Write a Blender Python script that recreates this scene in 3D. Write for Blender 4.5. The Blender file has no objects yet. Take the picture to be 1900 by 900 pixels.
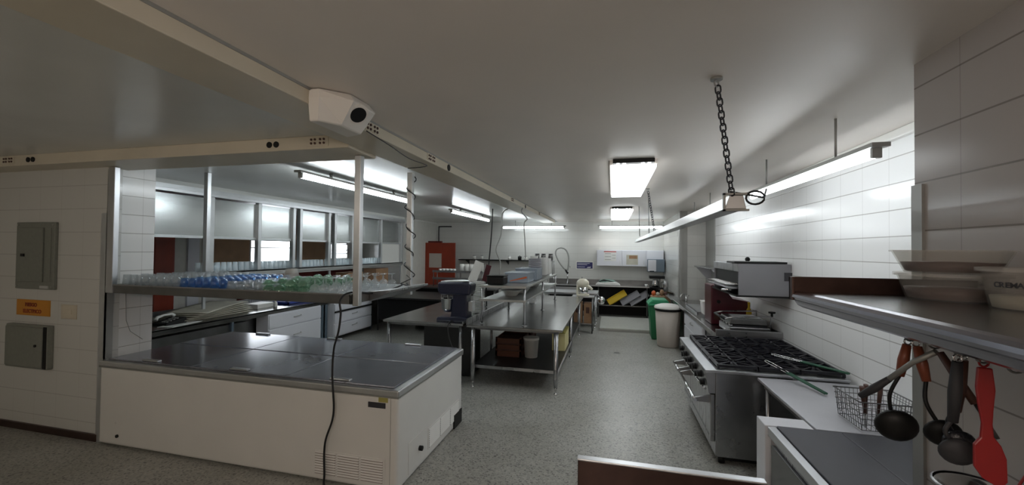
import bpy, math, random
from mathutils import Vector, Matrix
random.seed(7)
S = bpy.context.scene
COL = S.collection
PI = math.pi

# ---------------------------------------------------------------- camera
cd = bpy.data.cameras.new('camera'); cd.sensor_width = 36.0; cd.lens = 36.0 * 758 / 1900; cd.clip_start = 0.05
cam = bpy.data.objects.new('camera', cd); COL.objects.link(cam); S.camera = cam
yaw, pitch, roll = math.radians(13.8), math.radians(1.0), math.radians(0.62)
fw = Vector((-math.sin(yaw) * math.cos(pitch), math.cos(yaw) * math.cos(pitch), math.sin(pitch)))
r0 = Vector((math.cos(yaw), math.sin(yaw), 0)); u0 = r0.cross(fw)
rt = math.cos(roll) * r0 + math.sin(roll) * u0; up = -math.sin(roll) * r0 + math.cos(roll) * u0
mw = Matrix.Identity(4)
for i in range(3):
    mw[i][0], mw[i][1], mw[i][2] = rt[i], up[i], -fw[i]
mw[0][3], mw[1][3], mw[2][3] = 0, 0, 2.0
cam.matrix_world = mw

# ---------------------------------------------------------------- light
TUBE = 13.0        # strength of the lit fluorescent tubes
PANEL = 5.0       # strength of the lit diffusers
w = bpy.data.worlds.new('world'); S.world = w; w.use_nodes = True
w.node_tree.nodes['Background'].inputs[0].default_value = (0.92, 0.96, 1.0, 1)
w.node_tree.nodes['Background'].inputs[1].default_value = 7.0
S.view_settings.view_transform = 'Standard'; S.view_settings.look = 'None'
S.view_settings.gamma = 1.0; S.view_settings.use_curve_mapping = False
S.view_settings.exposure = -0.1

# ---------------------------------------------------------------- materials
def mat(name, col, rough=0.5, metal=0.0, noise=0.0, nscale=8.0, bump=0.0, bscale=60.0, spec=0.5, stretch=None, coat=0.0):
    m = bpy.data.materials.new(name); m.use_nodes = True
    nt = m.node_tree; N = nt.nodes; L = nt.links; b = N['Principled BSDF']
    b.inputs['Base Color'].default_value = (*col, 1); b.inputs['Roughness'].default_value = rough
    b.inputs['Metallic'].default_value = metal; b.inputs['Specular IOR Level'].default_value = spec
    b.inputs['Coat Weight'].default_value = coat
    tc = N.new('ShaderNodeTexCoord'); mp = N.new('ShaderNodeMapping'); L.new(tc.outputs['Object'], mp.inputs[0])
    if stretch: mp.inputs['Scale'].default_value = stretch
    if noise:
        n = N.new('ShaderNodeTexNoise'); n.inputs['Scale'].default_value = nscale; n.inputs['Detail'].default_value = 5
        L.new(mp.outputs[0], n.inputs['Vector'])
        r = N.new('ShaderNodeValToRGB'); r.color_ramp.elements[0].position = 0.3; r.color_ramp.elements[1].position = 0.7
        r.color_ramp.elements[0].color = (*[c * (1 - noise) for c in col], 1)
        r.color_ramp.elements[1].color = (*[min(1, c * (1 + noise)) for c in col], 1)
        L.new(n.outputs['Fac'], r.inputs[0]); L.new(r.outputs[0], b.inputs['Base Color'])
        mr = N.new('ShaderNodeMapRange'); mr.inputs['To Min'].default_value = rough * 0.8; mr.inputs['To Max'].default_value = min(1, rough * 1.25)
        L.new(n.outputs['Fac'], mr.inputs['Value']); L.new(mr.outputs[0], b.inputs['Roughness'])
    if bump:
        n2 = N.new('ShaderNodeTexNoise'); n2.inputs['Scale'].default_value = bscale; L.new(mp.outputs[0], n2.inputs['Vector'])
        bp = N.new('ShaderNodeBump'); bp.inputs['Strength'].default_value = bump; bp.inputs['Distance'].default_value = 0.01
        L.new(n2.outputs['Fac'], bp.inputs['Height']); L.new(bp.outputs[0], b.inputs['Normal'])
    return m

def tile_mat(name, col, grout, axis, rough=0.12, tw=0.33, th=0.22, off=(0, 0), gw=0.004):
    """glazed wall tiles: axis 'x' = the wall faces x (tiles run along y), 'y' = the wall faces y"""
    m = mat(name, col, rough); nt = m.node_tree; N = nt.nodes; L = nt.links; b = N['Principled BSDF']
    g = N.new('ShaderNodeNewGeometry'); s = N.new('ShaderNodeSeparateXYZ'); L.new(g.outputs['Position'], s.inputs[0])
    c = N.new('ShaderNodeCombineXYZ'); L.new(s.outputs['Y' if axis == 'x' else 'X'], c.inputs[0]); L.new(s.outputs['Z'], c.inputs[1])
    mp = N.new('ShaderNodeMapping'); mp.inputs['Location'].default_value = (off[0], off[1], 0); L.new(c.outputs[0], mp.inputs[0])
    cols = []
    for (w_, h_, gr) in ((60.0, th, grout), (tw, 60.0, [a_ * 0.45 + b_ * 0.55 for a_, b_ in zip(grout, col)])):
        br = N.new('ShaderNodeTexBrick'); br.offset = 0.0; br.squash = 1.0
        for k, v in (('Scale', 1.0), ('Mortar Size', gw * (1.0 if w_ > 1 and w_ > 10 else 0.7)), ('Mortar Smooth', 0.1), ('Bias', 0.0), ('Brick Width', w_), ('Row Height', h_)):
            br.inputs[k].default_value = v
        br.inputs['Color1'].default_value = (1, 1, 1, 1); br.inputs['Color2'].default_value = (1, 1, 1, 1)
        br.inputs['Mortar'].default_value = (*[a_ / b_ for a_, b_ in zip(gr, col)], 1)
        L.new(mp.outputs[0], br.inputs['Vector']); cols.append(br)
    mp.inputs['Location'].default_value = (off[0] + tw * 40, off[1] + th * 40, 0)
    mm = N.new('ShaderNodeMix'); mm.data_type = 'RGBA'; mm.blend_type = 'MULTIPLY'; mm.inputs[0].default_value = 1
    L.new(cols[0].outputs['Color'], mm.inputs[6]); L.new(cols[1].outputs['Color'], mm.inputs[7])
    m2 = N.new('ShaderNodeMix'); m2.data_type = 'RGBA'; m2.blend_type = 'MULTIPLY'; m2.inputs[0].default_value = 1
    m2.inputs[7].default_value = (*col, 1); L.new(mm.outputs[2], m2.inputs[6]); L.new(m2.outputs[2], b.inputs['Base Color']); br = cols[0]
    n = N.new('ShaderNodeTexNoise'); n.inputs['Scale'].default_value = 2.5; L.new(g.outputs['Position'], n.inputs['Vector'])
    mr = N.new('ShaderNodeMapRange'); mr.inputs['To Min'].default_value = rough; mr.inputs['To Max'].default_value = rough * 1.15
    L.new(n.outputs['Fac'], mr.inputs['Value']); L.new(mr.outputs[0], b.inputs['Roughness'])
    bp = N.new('ShaderNodeBump'); bp.inputs['Strength'].default_value = 0.25; bp.inputs['Distance'].default_value = 0.004; bp.invert = True
    L.new(br.outputs['Fac'], bp.inputs['Height']); L.new(bp.outputs[0], b.inputs['Normal'])
    return m

def emit(name, col, st):
    m = bpy.data.materials.new(name); m.use_nodes = True; N = m.node_tree.nodes; N.clear()
    e = N.new('ShaderNodeEmission'); e.inputs[0].default_value = (*col, 1); e.inputs[1].default_value = st
    o = N.new('ShaderNodeOutputMaterial'); m.node_tree.links.new(e.outputs[0], o.inputs[0]); return m

def glass(name, tint, ior=1.5, rough=0.03):
    m = bpy.data.materials.new(name); m.use_nodes = True; N = m.node_tree.nodes; L = m.node_tree.links; N.clear()
    t = N.new('ShaderNodeBsdfTransparent'); t.inputs[0].default_value = (*tint, 1)
    g = N.new('ShaderNodeBsdfGlossy'); g.inputs['Roughness'].default_value = rough
    lw_ = N.new('ShaderNodeLayerWeight'); lw_.inputs[0].default_value = 0.5
    pw = N.new('ShaderNodeMath'); pw.operation = 'POWER'; pw.inputs[1].default_value = 3.5; L.new(lw_.outputs['Facing'], pw.inputs[0])
    f = N.new('ShaderNodeMapRange'); f.inputs['To Min'].default_value = ((ior - 1) / (ior + 1)) ** 2; f.inputs['To Max'].default_value = 0.9; L.new(pw.outputs[0], f.inputs['Value'])
    x = N.new('ShaderNodeMixShader'); o = N.new('ShaderNodeOutputMaterial')
    L.new(f.outputs[0], x.inputs[0]); L.new(t.outputs[0], x.inputs[1]); L.new(g.outputs[0], x.inputs[2]); L.new(x.outputs[0], o.inputs[0])
    return m

def cloudy(name, tint, body, k=0.3):
    m = glass(name, tint, 2.1, 0.06); N = m.node_tree.nodes; L = m.node_tree.links
    d = N.new('ShaderNodeBsdfDiffuse'); d.inputs[0].default_value = (*body, 1); t = N.new('ShaderNodeBsdfTranslucent'); t.inputs[0].default_value = (*body, 1)
    a = N.new('ShaderNodeAddShader'); L.new(d.outputs[0], a.inputs[0]); L.new(t.outputs[0], a.inputs[1])
    x = N.new('ShaderNodeMixShader'); x.inputs[0].default_value = k; o = N['Material Output']; src = o.inputs[0].links[0].from_socket
    L.new(src, x.inputs[1]); L.new(a.outputs[0], x.inputs[2]); L.new(x.outputs[0], o.inputs[0]); return m

def plastic_clear(name, tint, milky, op=0.45):
    m = bpy.data.materials.new(name); m.use_nodes = True; N = m.node_tree.nodes; L = m.node_tree.links
    b = N['Principled BSDF']; b.inputs['Base Color'].default_value = (*milky, 1); b.inputs['Roughness'].default_value = 0.25
    t = N.new('ShaderNodeBsdfTransparent'); t.inputs[0].default_value = (*tint, 1)
    x = N.new('ShaderNodeMixShader'); x.inputs[0].default_value = op
    L.new(t.outputs[0], x.inputs[1]); L.new(b.outputs[0], x.inputs[2]); L.new(x.outputs[0], N['Material Output'].inputs[0]); return m

def floor_mat():
    m = mat('terrazzo', (0.5, 0.5, 0.48), 0.32); nt = m.node_tree; N = nt.nodes; L = nt.links; b = N['Principled BSDF']
    g = N.new('ShaderNodeNewGeometry')
    v = N.new('ShaderNodeTexVoronoi'); v.inputs['Scale'].default_value = 75; L.new(g.outputs['Position'], v.inputs['Vector'])
    r = N.new('ShaderNodeValToRGB'); e = r.color_ramp.elements
    e[0].position = 0.0; e[0].color = (0.16, 0.16, 0.15, 1); e[1].position = 1.0; e[1].color = (0.50, 0.50, 0.46, 1)
    for p, c in ((0.12, (0.15, 0.145, 0.135)), (0.2, (0.33, 0.33, 0.31)), (0.6, (0.41, 0.41, 0.38)), (0.85, (0.52, 0.52, 0.48))):
        q = e.new(p); q.color = (*[0.55 * v_ + 0.45 * k_ for v_, k_ in zip(c, (0.40, 0.40, 0.37))], 1)
    s = N.new('ShaderNodeSeparateColor'); L.new(v.outputs['Color'], s.inputs[0]); L.new(s.outputs[0], r.inputs[0])
    n = N.new('ShaderNodeTexNoise'); n.inputs['Scale'].default_value = 1.6; n.inputs['Detail'].default_value = 6; L.new(g.outputs['Position'], n.inputs['Vector'])
    r2 = N.new('ShaderNodeValToRGB'); r2.color_ramp.elements[0].position = 0.3; r2.color_ramp.elements[0].color = (0.80, 0.79, 0.76, 1)
    r2.color_ramp.elements[1].position = 0.7; r2.color_ramp.elements[1].color = (1, 1, 1, 1); L.new(n.outputs['Fac'], r2.inputs[0])
    mx = N.new('ShaderNodeMix'); mx.data_type = 'RGBA'; mx.blend_type = 'MULTIPLY'; mx.inputs[0].default_value = 1
    L.new(r.outputs[0], mx.inputs[6]); L.new(r2.outputs[0], mx.inputs[7]); L.new(mx.outputs[2], b.inputs['Base Color'])
    return m

TW = (0.66, 0.66, 0.63)
M = dict(
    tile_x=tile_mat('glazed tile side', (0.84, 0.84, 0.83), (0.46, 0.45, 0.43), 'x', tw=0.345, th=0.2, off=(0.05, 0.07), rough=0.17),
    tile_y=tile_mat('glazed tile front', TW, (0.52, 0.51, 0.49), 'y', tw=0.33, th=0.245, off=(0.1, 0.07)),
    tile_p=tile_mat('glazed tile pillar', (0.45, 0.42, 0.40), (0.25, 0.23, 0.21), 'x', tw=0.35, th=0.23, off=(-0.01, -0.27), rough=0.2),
    floor=floor_mat(), floor2=mat('raised floor', (0.50, 0.51, 0.47), 0.4, noise=0.08, nscale=14),
    ceil=mat('ceiling paint', (0.82, 0.76, 0.70), 0.42, noise=0.03, nscale=1.5),
    ceilg=mat('ceiling gloss', (0.74, 0.75, 0.72), 0.24, noise=0.03, nscale=1.5),
    duct=mat('cream duct paint', (0.66, 0.60, 0.48), 0.35, noise=0.05, nscale=3),
    ductbox=mat('box paint', (0.80, 0.77, 0.72), 0.4),
    paint=mat('dining wall paint', (0.70, 0.69, 0.64), 0.6, noise=0.04),
    brown=mat('brown wall', (0.34, 0.21, 0.12), 0.6, noise=0.15, nscale=3),
    red=mat('red door paint', (0.27, 0.03, 0.008), 0.4, noise=0.15, nscale=3),
    dred=mat('dark red paint', (0.12, 0.008, 0.006), 0.45),
    maroon=mat('maroon enamel', (0.075, 0.008, 0.016), 0.35),
    steel=mat('brushed steel', (0.42, 0.42, 0.43), 0.28, 1.0, noise=0.10, nscale=5, stretch=(1, 12, 1)),
    steeltop=mat('worktop steel', (0.36, 0.36, 0.355), 0.22, 1.0, noise=0.14, nscale=4, bump=0.06, bscale=5),
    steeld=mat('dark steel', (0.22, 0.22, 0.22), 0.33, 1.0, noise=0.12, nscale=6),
    steell=mat('light steel', (0.62, 0.63, 0.65), 0.35, 1.0, noise=0.05, nscale=5),
    matte=mat('satin steel sheet', (0.55, 0.55, 0.58), 0.5, 0.85, noise=0.05, nscale=4), casing=mat('dull casing steel', (0.27, 0.27, 0.29), 0.5, 0.7, noise=0.05, nscale=4),
    chrome=mat('chrome', (0.75, 0.75, 0.76), 0.12, 1.0),
    alu=mat('aluminium', (0.66, 0.67, 0.68), 0.32, 0.9, noise=0.05),
    post=mat('post steel', (0.60, 0.62, 0.63), 0.36, 0.75, noise=0.05),
    guard=mat('guard strip', (0.36, 0.36, 0.34), 0.45, 0.5),
    brownsteel=mat('tarnished steel', (0.085, 0.05, 0.042), 0.35, 0.75, noise=0.2, nscale=8),
    fwhite=mat('freezer enamel', (0.78, 0.77, 0.74), 0.3, noise=0.03, nscale=2, coat=0.3),
    flid=mat('freezer lid', (0.24, 0.25, 0.29), 0.16, 0.4, noise=0.07, nscale=3),
    panelgrey=mat('grey enamel', (0.23, 0.24, 0.21), 0.5, noise=0.08, nscale=30),
    yellow=mat('sign orange', (0.62, 0.26, 0.02), 0.5), signred=mat('sign red', (0.25, 0.02, 0.01), 0.5),
    white=mat('white laminate', (0.74, 0.75, 0.80), 0.4), whitep=mat('white plastic', (0.78, 0.77, 0.73), 0.4),
    cream=mat('cream enamel', (0.80, 0.76, 0.62), 0.25, coat=0.4),
    black=mat('black', (0.006, 0.006, 0.006), 0.5, spec=0.3), iron=mat('cast iron', (0.006, 0.006, 0.011), 0.36, bump=0.3, bscale=120),
    rubber=mat('black cable', (0.012, 0.012, 0.014), 0.45),
    navy=mat('navy enamel', (0.010, 0.012, 0.034), 0.35, coat=0.3), blue=mat('blue plastic', (0.03, 0.06, 0.35), 0.4),
    greenb=mat('green bin plastic', (0.01, 0.16, 0.06), 0.45), greenl=mat('green lid plastic', (0.03, 0.30, 0.14), 0.45),
    binw=mat('beige bin plastic', (0.50, 0.45, 0.40), 0.5), cardboard=mat('cardboard', (0.34, 0.20, 0.11), 0.75, noise=0.12),
    beige=mat('beige paper sheet', (0.52, 0.50, 0.42), 0.7, noise=0.08), yellowp=mat('yellow plastic', (0.70, 0.48, 0.02), 0.4),
    lemon=mat('pale yellow card', (0.66, 0.60, 0.30), 0.6), greyp=mat('grey tray plastic', (0.33, 0.33, 0.36), 0.45),
    orange=mat('orange plastic', (0.65, 0.13, 0.03), 0.4), rust=mat('rust brown plastic', (0.10, 0.03, 0.012), 0.5), shade=mat('shade-darkened steel', (0.05, 0.05, 0.05), 0.4, 0.8), porcelain=mat('porcelain', (0.80, 0.80, 0.78), 0.2, coat=0.3),  # shade: steel with the dimness under tables and benches put into its colour
    wood=mat('reddish wood', (0.22, 0.055, 0.025), 0.45, noise=0.2, nscale=20), wooddk=mat('dark wood', (0.075, 0.03, 0.02), 0.5, noise=0.2, nscale=20),
    redsil=mat('red silicone', (0.30, 0.008, 0.01), 0.35), greenh=mat('green handle', (0.015, 0.085, 0.045), 0.4),
    slate=mat('dark cutting top', (0.055, 0.056, 0.068), 0.42, noise=0.25, nscale=4),
    bluegrey=mat('blue grey steel', (0.16, 0.21, 0.26), 0.4, 0.6),
    paper=mat('paper', (0.78, 0.78, 0.76), 0.7), pink=mat('printed red', (0.5, 0.08, 0.08), 0.6), ink=mat('ink', (0.035, 0.035, 0.04), 0.6),
    chocolate=mat('brown sauce', (0.085, 0.03, 0.02), 0.45), custard=mat('yellow sauce', (0.40, 0.36, 0.10), 0.5),
    navysign=mat('navy sign', (0.02, 0.02, 0.12), 0.4), ledge=mat('ledge steel', (0.50, 0.51, 0.50), 0.35, 0.8),
    shutter=mat('shutter steel', (0.40, 0.42, 0.42), 0.2, 0.85, noise=0.06, nscale=2, stretch=(1, 1, 6)),
    tube=emit('lit tube', (0.90, 0.97, 1.0), TUBE), tuber=emit('lit bright tube', (0.90, 0.96, 1.0), TUBE * 2.0), tubel=emit('lit cool tube', (0.88, 0.96, 1.0), TUBE * 2.6), tubew=emit('warm fill tube', (1.0, 0.88, 0.76), TUBE * 1.9), fillw2=emit('soft warm fill tube', (1.0, 0.86, 0.76), TUBE * 5.5), diff=emit('lit diffuser', (0.95, 0.99, 1.0), PANEL),  # the warm tubes belong to the added fill lights
    gledge=cloudy('ledge clear glass', (0.94, 0.96, 0.97), (0.8, 0.84, 0.86), 0.35), gclear=cloudy('clear glass', (0.93, 0.95, 0.96), (0.62, 0.66, 0.68), 0.12), gblue=cloudy('blue glass', (0.50, 0.74, 0.98), (0.24, 0.38, 0.56), 0.12), ggreen=cloudy('green glass', (0.72, 0.88, 0.78), (0.30, 0.42, 0.36), 0.14),
    pane=glass('window glass', (0.96, 0.97, 0.98), 1.3), milky=plastic_clear('milky tub plastic', (0.95, 0.94, 0.92), (0.80, 0.78, 0.76), 0.2), edge=mat('polished edge steel', (0.27, 0.26, 0.29), 0.18, 1.0),
    crate=plastic_clear('clear box plastic', (0.85, 0.9, 0.95), (0.5, 0.56, 0.62), 0.55),
    teal=plastic_clear('clear green film', (0.8, 0.95, 0.9), (0.35, 0.5, 0.45), 0.6),
)

# ---------------------------------------------------------------- mesh tools
class B:
    def __init__(s): s.v = []; s.f = []; s.sm = []
    def add(s, vs, fs, smooth=False):
        o = len(s.v); s.v += [tuple(p) for p in vs]
        for f in fs: s.f.append([o + i for i in f]); s.sm.append(smooth)
        return s
    def box(s, x0, x1, y0, y1, z0, z1, mx=None):
        vs = [Vector((x, y, z)) for z in (z0, z1) for y in (y0, y1) for x in (x0, x1)]
        if mx: vs = [mx @ p for p in vs]
        return s.add(vs, [(0, 2, 3, 1), (4, 5, 7, 6), (0, 1, 5, 4), (2, 6, 7, 3), (0, 4, 6, 2), (1, 3, 7, 5)])
    def prism(s, pts, axis, a, b):
        """pts: outline in the two other axes (in xyz order), extruded from a to b along axis"""
        def P(p, t): return {'x': (t, p[0], p[1]), 'y': (p[0], t, p[1]), 'z': (p[0], p[1], t)}[axis]
        n = len(pts); vs = [P(p, a) for p in pts] + [P(p, b) for p in pts]
        return s.add(vs, [list(range(n))[::-1], list(range(n, 2 * n))] + [(i, (i + 1) % n, n + (i + 1) % n, n + i) for i in range(n)])
    def frame(s, p, q):
        d = (q - p).normalized(); a = Vector((0, 0, 1)) if abs(d.z) < 0.9 else Vector((1, 0, 0))
        u = d.cross(a).normalized(); return u, d.cross(u).normalized()
    def cyl(s, p, q, r, r2=None, n=16, smooth=True):
        p = Vector(p); q = Vector(q); r2 = r if r2 is None else r2; u, v = s.frame(p, q)
        vs = [c + (u * math.cos(2 * PI * i / n) + v * math.sin(2 * PI * i / n)) * rr for c, rr in ((p, r), (q, r2)) for i in range(n)]
        s.add(vs, [(i, (i + 1) % n, n + (i + 1) % n, n + i) for i in range(n)], smooth)
        o = len(s.v) - 2 * n
        s.f.append([o + i for i in range(n)][::-1]); s.sm.append(False)
        s.f.append([o + n + i for i in range(n)]); s.sm.append(False); return s
    def lathe(s, prof, c=(0, 0, 0), n=20, axis='z', smooth=True, sy=1.0):
        c = Vector(c); vs = []
        for r, h in prof:
            for i in range(n):
                a = 2 * PI * i / n; x, y = r * math.cos(a), r * math.sin(a) * sy
                vs.append(c + Vector({'z': (x, y, h), 'x': (h, x, y), 'y': (x, h, y)}[axis]))
        fs = []
        for k in range(len(prof) - 1):
            for i in range(n):
                j = (i + 1) % n; fs.append((k * n + i, k * n + j, (k + 1) * n + j, (k + 1) * n + i))
        return s.add(vs, fs, smooth)
    def tube(s, pts, r, n=8, closed=False, flat=None):
        pts = [Vector(p) for p in pts]; m = len(pts); vs = []; pu = None
        for i, p in enumerate(pts):
            a = pts[i - 1] if (i or closed) else p; b = pts[(i + 1) % m] if (i < m - 1 or closed) else p
            d = (b - a).normalized()
            if pu is None:
                pu = d.orthogonal().normalized()
            pu = (pu - d * pu.dot(d)).normalized(); w_ = d.cross(pu); rr = r[i] if isinstance(r, (list, tuple)) else r
            for k in range(n):
                t = 2 * PI * k / n; vs.append(p + (pu * math.cos(t) + w_ * math.sin(t)) * rr)
        fs = [(i * n + k, i * n + (k + 1) % n, ((i + 1) % m) * n + (k + 1) % n, ((i + 1) % m) * n + k) for i in range(m if closed else m - 1) for k in range(n)]
        s.add(vs, fs, True)
        if not closed:
            o = len(s.v) - m * n; s.f.append([o + k for k in range(n)][::-1]); s.sm.append(False)
            s.f.append([o + (m - 1) * n + k for k in range(n)]); s.sm.append(False)
        return s
    def ball(s, c, r, n=14, sc=(1, 1, 1)):
        c = Vector(c); prof = [(r * math.sin(PI * i / n), -r * math.cos(PI * i / n)) for i in range(n + 1)]
        o = len(s.v); s.lathe([(max(p, 1e-4), h) for p, h in prof], (0, 0, 0), n + 4)
        for i in range(o, len(s.v)): s.v[i] = tuple(c + Vector((s.v[i][0] * sc[0], s.v[i][1] * sc[1], s.v[i][2] * sc[2])))
        return s
    def make(s, name, m, parent=None, bevel=0.0, data=None, seg=2):
        if parent is not None:
            sh = Vector((0, 0, 0)); q = parent
            while q is not None: sh += q.location; q = q.parent
            vs = [tuple(Vector(p) - sh) for p in s.v]
        else: vs = s.v
        me = bpy.data.meshes.new(name); me.from_pydata(vs, [], s.f); me.update()
        for p, q in zip(me.polygons, s.sm): p.use_smooth = q
        me.materials.append(M[m] if isinstance(m, str) else m)
        o = bpy.data.objects.new(name, me); COL.objects.link(o)
        if parent is not None: o.parent = parent
        if bevel:
            b = o.modifiers.new('bevel', 'BEVEL'); b.width = bevel; b.segments = seg; b.limit_method = 'ANGLE'; b.angle_limit = math.radians(50)
        return o

def bx(x0, x1, y0, y1, z0, z1): return B().box(x0, x1, y0, y1, z0, z1)
def tag(o, label, cat, group=None, kind=None):
    o['label'] = label; o['category'] = cat
    if group: o['group'] = group
    if kind: o['kind'] = kind
    return o
def thing(name, label, cat, loc=(0, 0, 0), group=None):
    o = bpy.data.objects.new(name, None); COL.objects.link(o); o.location = loc; o.empty_display_size = 0.1
    return tag(o, label, cat, group)
def solo(o, label, cat, group=None):
    """a thing that is one mesh: move its origin to the middle of its base"""
    vs = [v.co for v in o.data.vertices]
    c = Vector(((min(v.x for v in vs) + max(v.x for v in vs)) / 2, (min(v.y for v in vs) + max(v.y for v in vs)) / 2, min(v.z for v in vs)))
    o.data.transform(Matrix.Translation(-c)); o.location = c
    return tag(o, label, cat, group)
def struct(o): o['kind'] = 'structure'; return o
def dup(root, loc, rz=None, label=None, group=None):
    r = root.copy(); COL.objects.link(r); r.location = loc
    if rz is not None: r.rotation_euler = (0, 0, rz)
    if label: r['label'] = label
    if group: r['group'] = group
    for ch in list(root.children):
        c = ch.copy(); COL.objects.link(c); c.parent = r
        for g in list(ch.children):
            d = g.copy(); COL.objects.link(d); d.parent = c
    return r
def text(name, body, size, m, parent, loc, rot, bold=0.0):
    cu = bpy.data.curves.new(name, 'FONT'); cu.body = body; cu.size = size; cu.extrude = 0.0006; cu.offset = bold
    cu.align_x = 'CENTER'; cu.align_y = 'CENTER'; cu.materials.append(M[m])
    tmp = bpy.data.objects.new('tmp', cu); COL.objects.link(tmp); bpy.context.view_layer.update()
    me = bpy.data.meshes.new_from_object(tmp.evaluated_get(bpy.context.evaluated_depsgraph_get())); bpy.data.objects.remove(tmp)
    o = bpy.data.objects.new(name, me); COL.objects.link(o); o.parent = parent
    o.location = Vector(loc) - parent.location; o.rotation_euler = rot; return o
def smooth(pts, n=5):
    pts = [Vector(p) for p in pts]; out = []
    for i in range(len(pts) - 1):
        p0 = pts[max(i - 1, 0)]; p1 = pts[i]; p2 = pts[i + 1]; p3 = pts[min(i + 2, len(pts) - 1)]
        for k in range(n):
            t = k / n
            out.append(0.5 * ((2 * p1) + (p2 - p0) * t + (2 * p0 - 5 * p1 + 4 * p2 - p3) * t * t + (3 * p1 - p0 - 3 * p2 + p3) * t ** 3))
    return out + [pts[-1]]
def arc(c, r, a0, a1, n, u, v):
    c = Vector(c); u = Vector(u); v = Vector(v)
    return [c + u * r * math.cos(a0 + (a1 - a0) * i / n) + v * r * math.sin(a0 + (a1 - a0) * i / n) for i in range(n + 1)]

# ---------------------------------------------------------------- room shell
HC = 2.92; XR = 2.07; YB = 13.35; XP = 1.42; YP = 2.38; YL = 3.08; XL = -5.03; XH = -6.05; XD = -9.0
struct(bx(XD - 0.2, XR + 0.2, -3.0, YB + 0.2, -0.12, 0).make('floor', 'floor'))
struct(bx(-0.3, 1.05, 10.45, 12.3, 0, 0.08).make('floor', 'floor2', bevel=0.004))
struct(bx(-0.3, 1.05, 10.435, 10.452, 0, 0.055).make('trim_13', 'guard'))
struct(bx(-1.72, XR + 0.2, -3.0, YB + 0.2, HC, HC + 0.1).make('ceiling', 'ceil'))
struct(bx(XD - 0.2, -1.72, -3.0, YB + 0.2, HC, HC + 0.1).make('ceiling', 'ceilg'))
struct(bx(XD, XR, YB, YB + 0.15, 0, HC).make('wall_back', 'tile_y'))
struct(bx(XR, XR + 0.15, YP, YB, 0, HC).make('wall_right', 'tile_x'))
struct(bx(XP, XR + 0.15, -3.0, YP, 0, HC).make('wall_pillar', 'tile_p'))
struct(bx(1.53, XR, 10.0, YB, 0, HC).make('wall_pier', 'tile_y'))
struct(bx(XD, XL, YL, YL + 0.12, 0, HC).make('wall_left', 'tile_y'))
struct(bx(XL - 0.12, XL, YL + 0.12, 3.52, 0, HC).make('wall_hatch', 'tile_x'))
struct(bx(XD, XP, -3.0, -2.9, 0, HC).make('wall_rear', 'paint'))
struct(bx(-7.4, -7.3, -3.0, YL, 0, HC).make('wall_near_left', 'paint'))
# dining room behind the hatch, with window openings in its far wall
wl = B()
for (y0, y1, z0, z1) in ((3.2, 8.55, 0, HC), (8.55, 9.95, 0, 1.45), (8.55, 9.95, 2.2, HC), (9.95, 11.62, 0, HC), (11.62, 12.53, 0, 1.62), (11.62, 12.53, 2.15, HC), (12.53, YB, 0, HC)):
    wl.box(XD - 0.04, XD, y0, y1, z0, z1)
struct(wl.make('wall_dining', 'paint'))
struct(bx(XH - 0.05, XH + 0.02, 10.95, YB, 0, HC).make('wall_left_far', 'paint'))
struct(bx(XH - 0.05, XH + 0.02, 3.52, 10.95, 0, 0.84).make('wall_left_low', 'steeld'))
for k, (y0, y1, z0, z1, bars) in enumerate(((8.55, 9.95, 1.45, 2.2, (1.98,)), (11.62, 12.53, 1.62, 2.15, (1.8, 1.92)))):
    wr = bx(XD - 0.03, XD - 0.025, y0, y1, z0, z1).make('window_%d' % (k + 1), 'pane'); struct(wr)
    f = B()
    for a in (y0, y1 - 0.04): f.box(XD - 0.04, XD + 0.01, a, a + 0.03, z0, z1)
    for a in (z0, z1 - 0.04): f.box(XD - 0.04, XD + 0.01, y0, y1, a, a + 0.03)
    for a in bars: f.box(XD - 0.035, XD + 0.005, y0, y1, a - 0.012, a + 0.012)
    f.make('window_frame', 'guard', wr)
struct(bx(XD, XD + 0.06, 6.28, 6.66, 0, HC).make('trim_1', 'red'))
struct(bx(XD, XD + 0.05, 6.95, 7.2, 0, HC).make('trim_2', 'white'))
struct(bx(XD, XD + 0.04, 7.3, 8.5, 0.9, HC).make('trim_3', 'brown'))
struct(bx(XD, XD + 0.04, 10.0, 11.55, 0.9, HC).make('trim_4', 'brown'))
struct(bx(XD, XD + 0.08, 8.2, 13.2, 0.5, 1.4).make('trim_5', 'dred'))
# ceiling cornice, corner guards, skirting
struct(bx(XR - 0.05, XR, YP, YB, HC - 0.07, HC).make('trim_6', 'whitep', bevel=0.01))
struct(bx(XP - 0.012, XP, YP - 0.065, YP + 0.005, 0, 2.33).make('trim_7', 'guard'))
struct(bx(XL - 0.075, XL + 0.012, YL - 0.012, YL, 0, 2.33).make('trim_8', 'post'))
struct(B().box(XL, XL + 0.012, YL - 0.012, YL + 0.06, 0, 2.78).make('trim_9', 'guard'))
struct(B().box(1.49, 1.53, 9.93, 10.12, 0.9, HC).box(1.49, 1.66, 9.985, 10.0, 0.9, HC).make('trim_10', 'guard'))
struct(bx(XR - 0.02, XR, 9.2, 10.0, 0.9, HC - 0.07).make('trim_11', 'guard'))
struct(bx(XD, XL - 0.06, YL - 0.02, YL, 0, 0.07).make('baseboard_left', 'brownsteel'))
struct(bx(XH + 0.02, XH + 0.05, 10.95, 13.3, HC - 0.05, HC).make('trim_12', 'whitep'))

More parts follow.
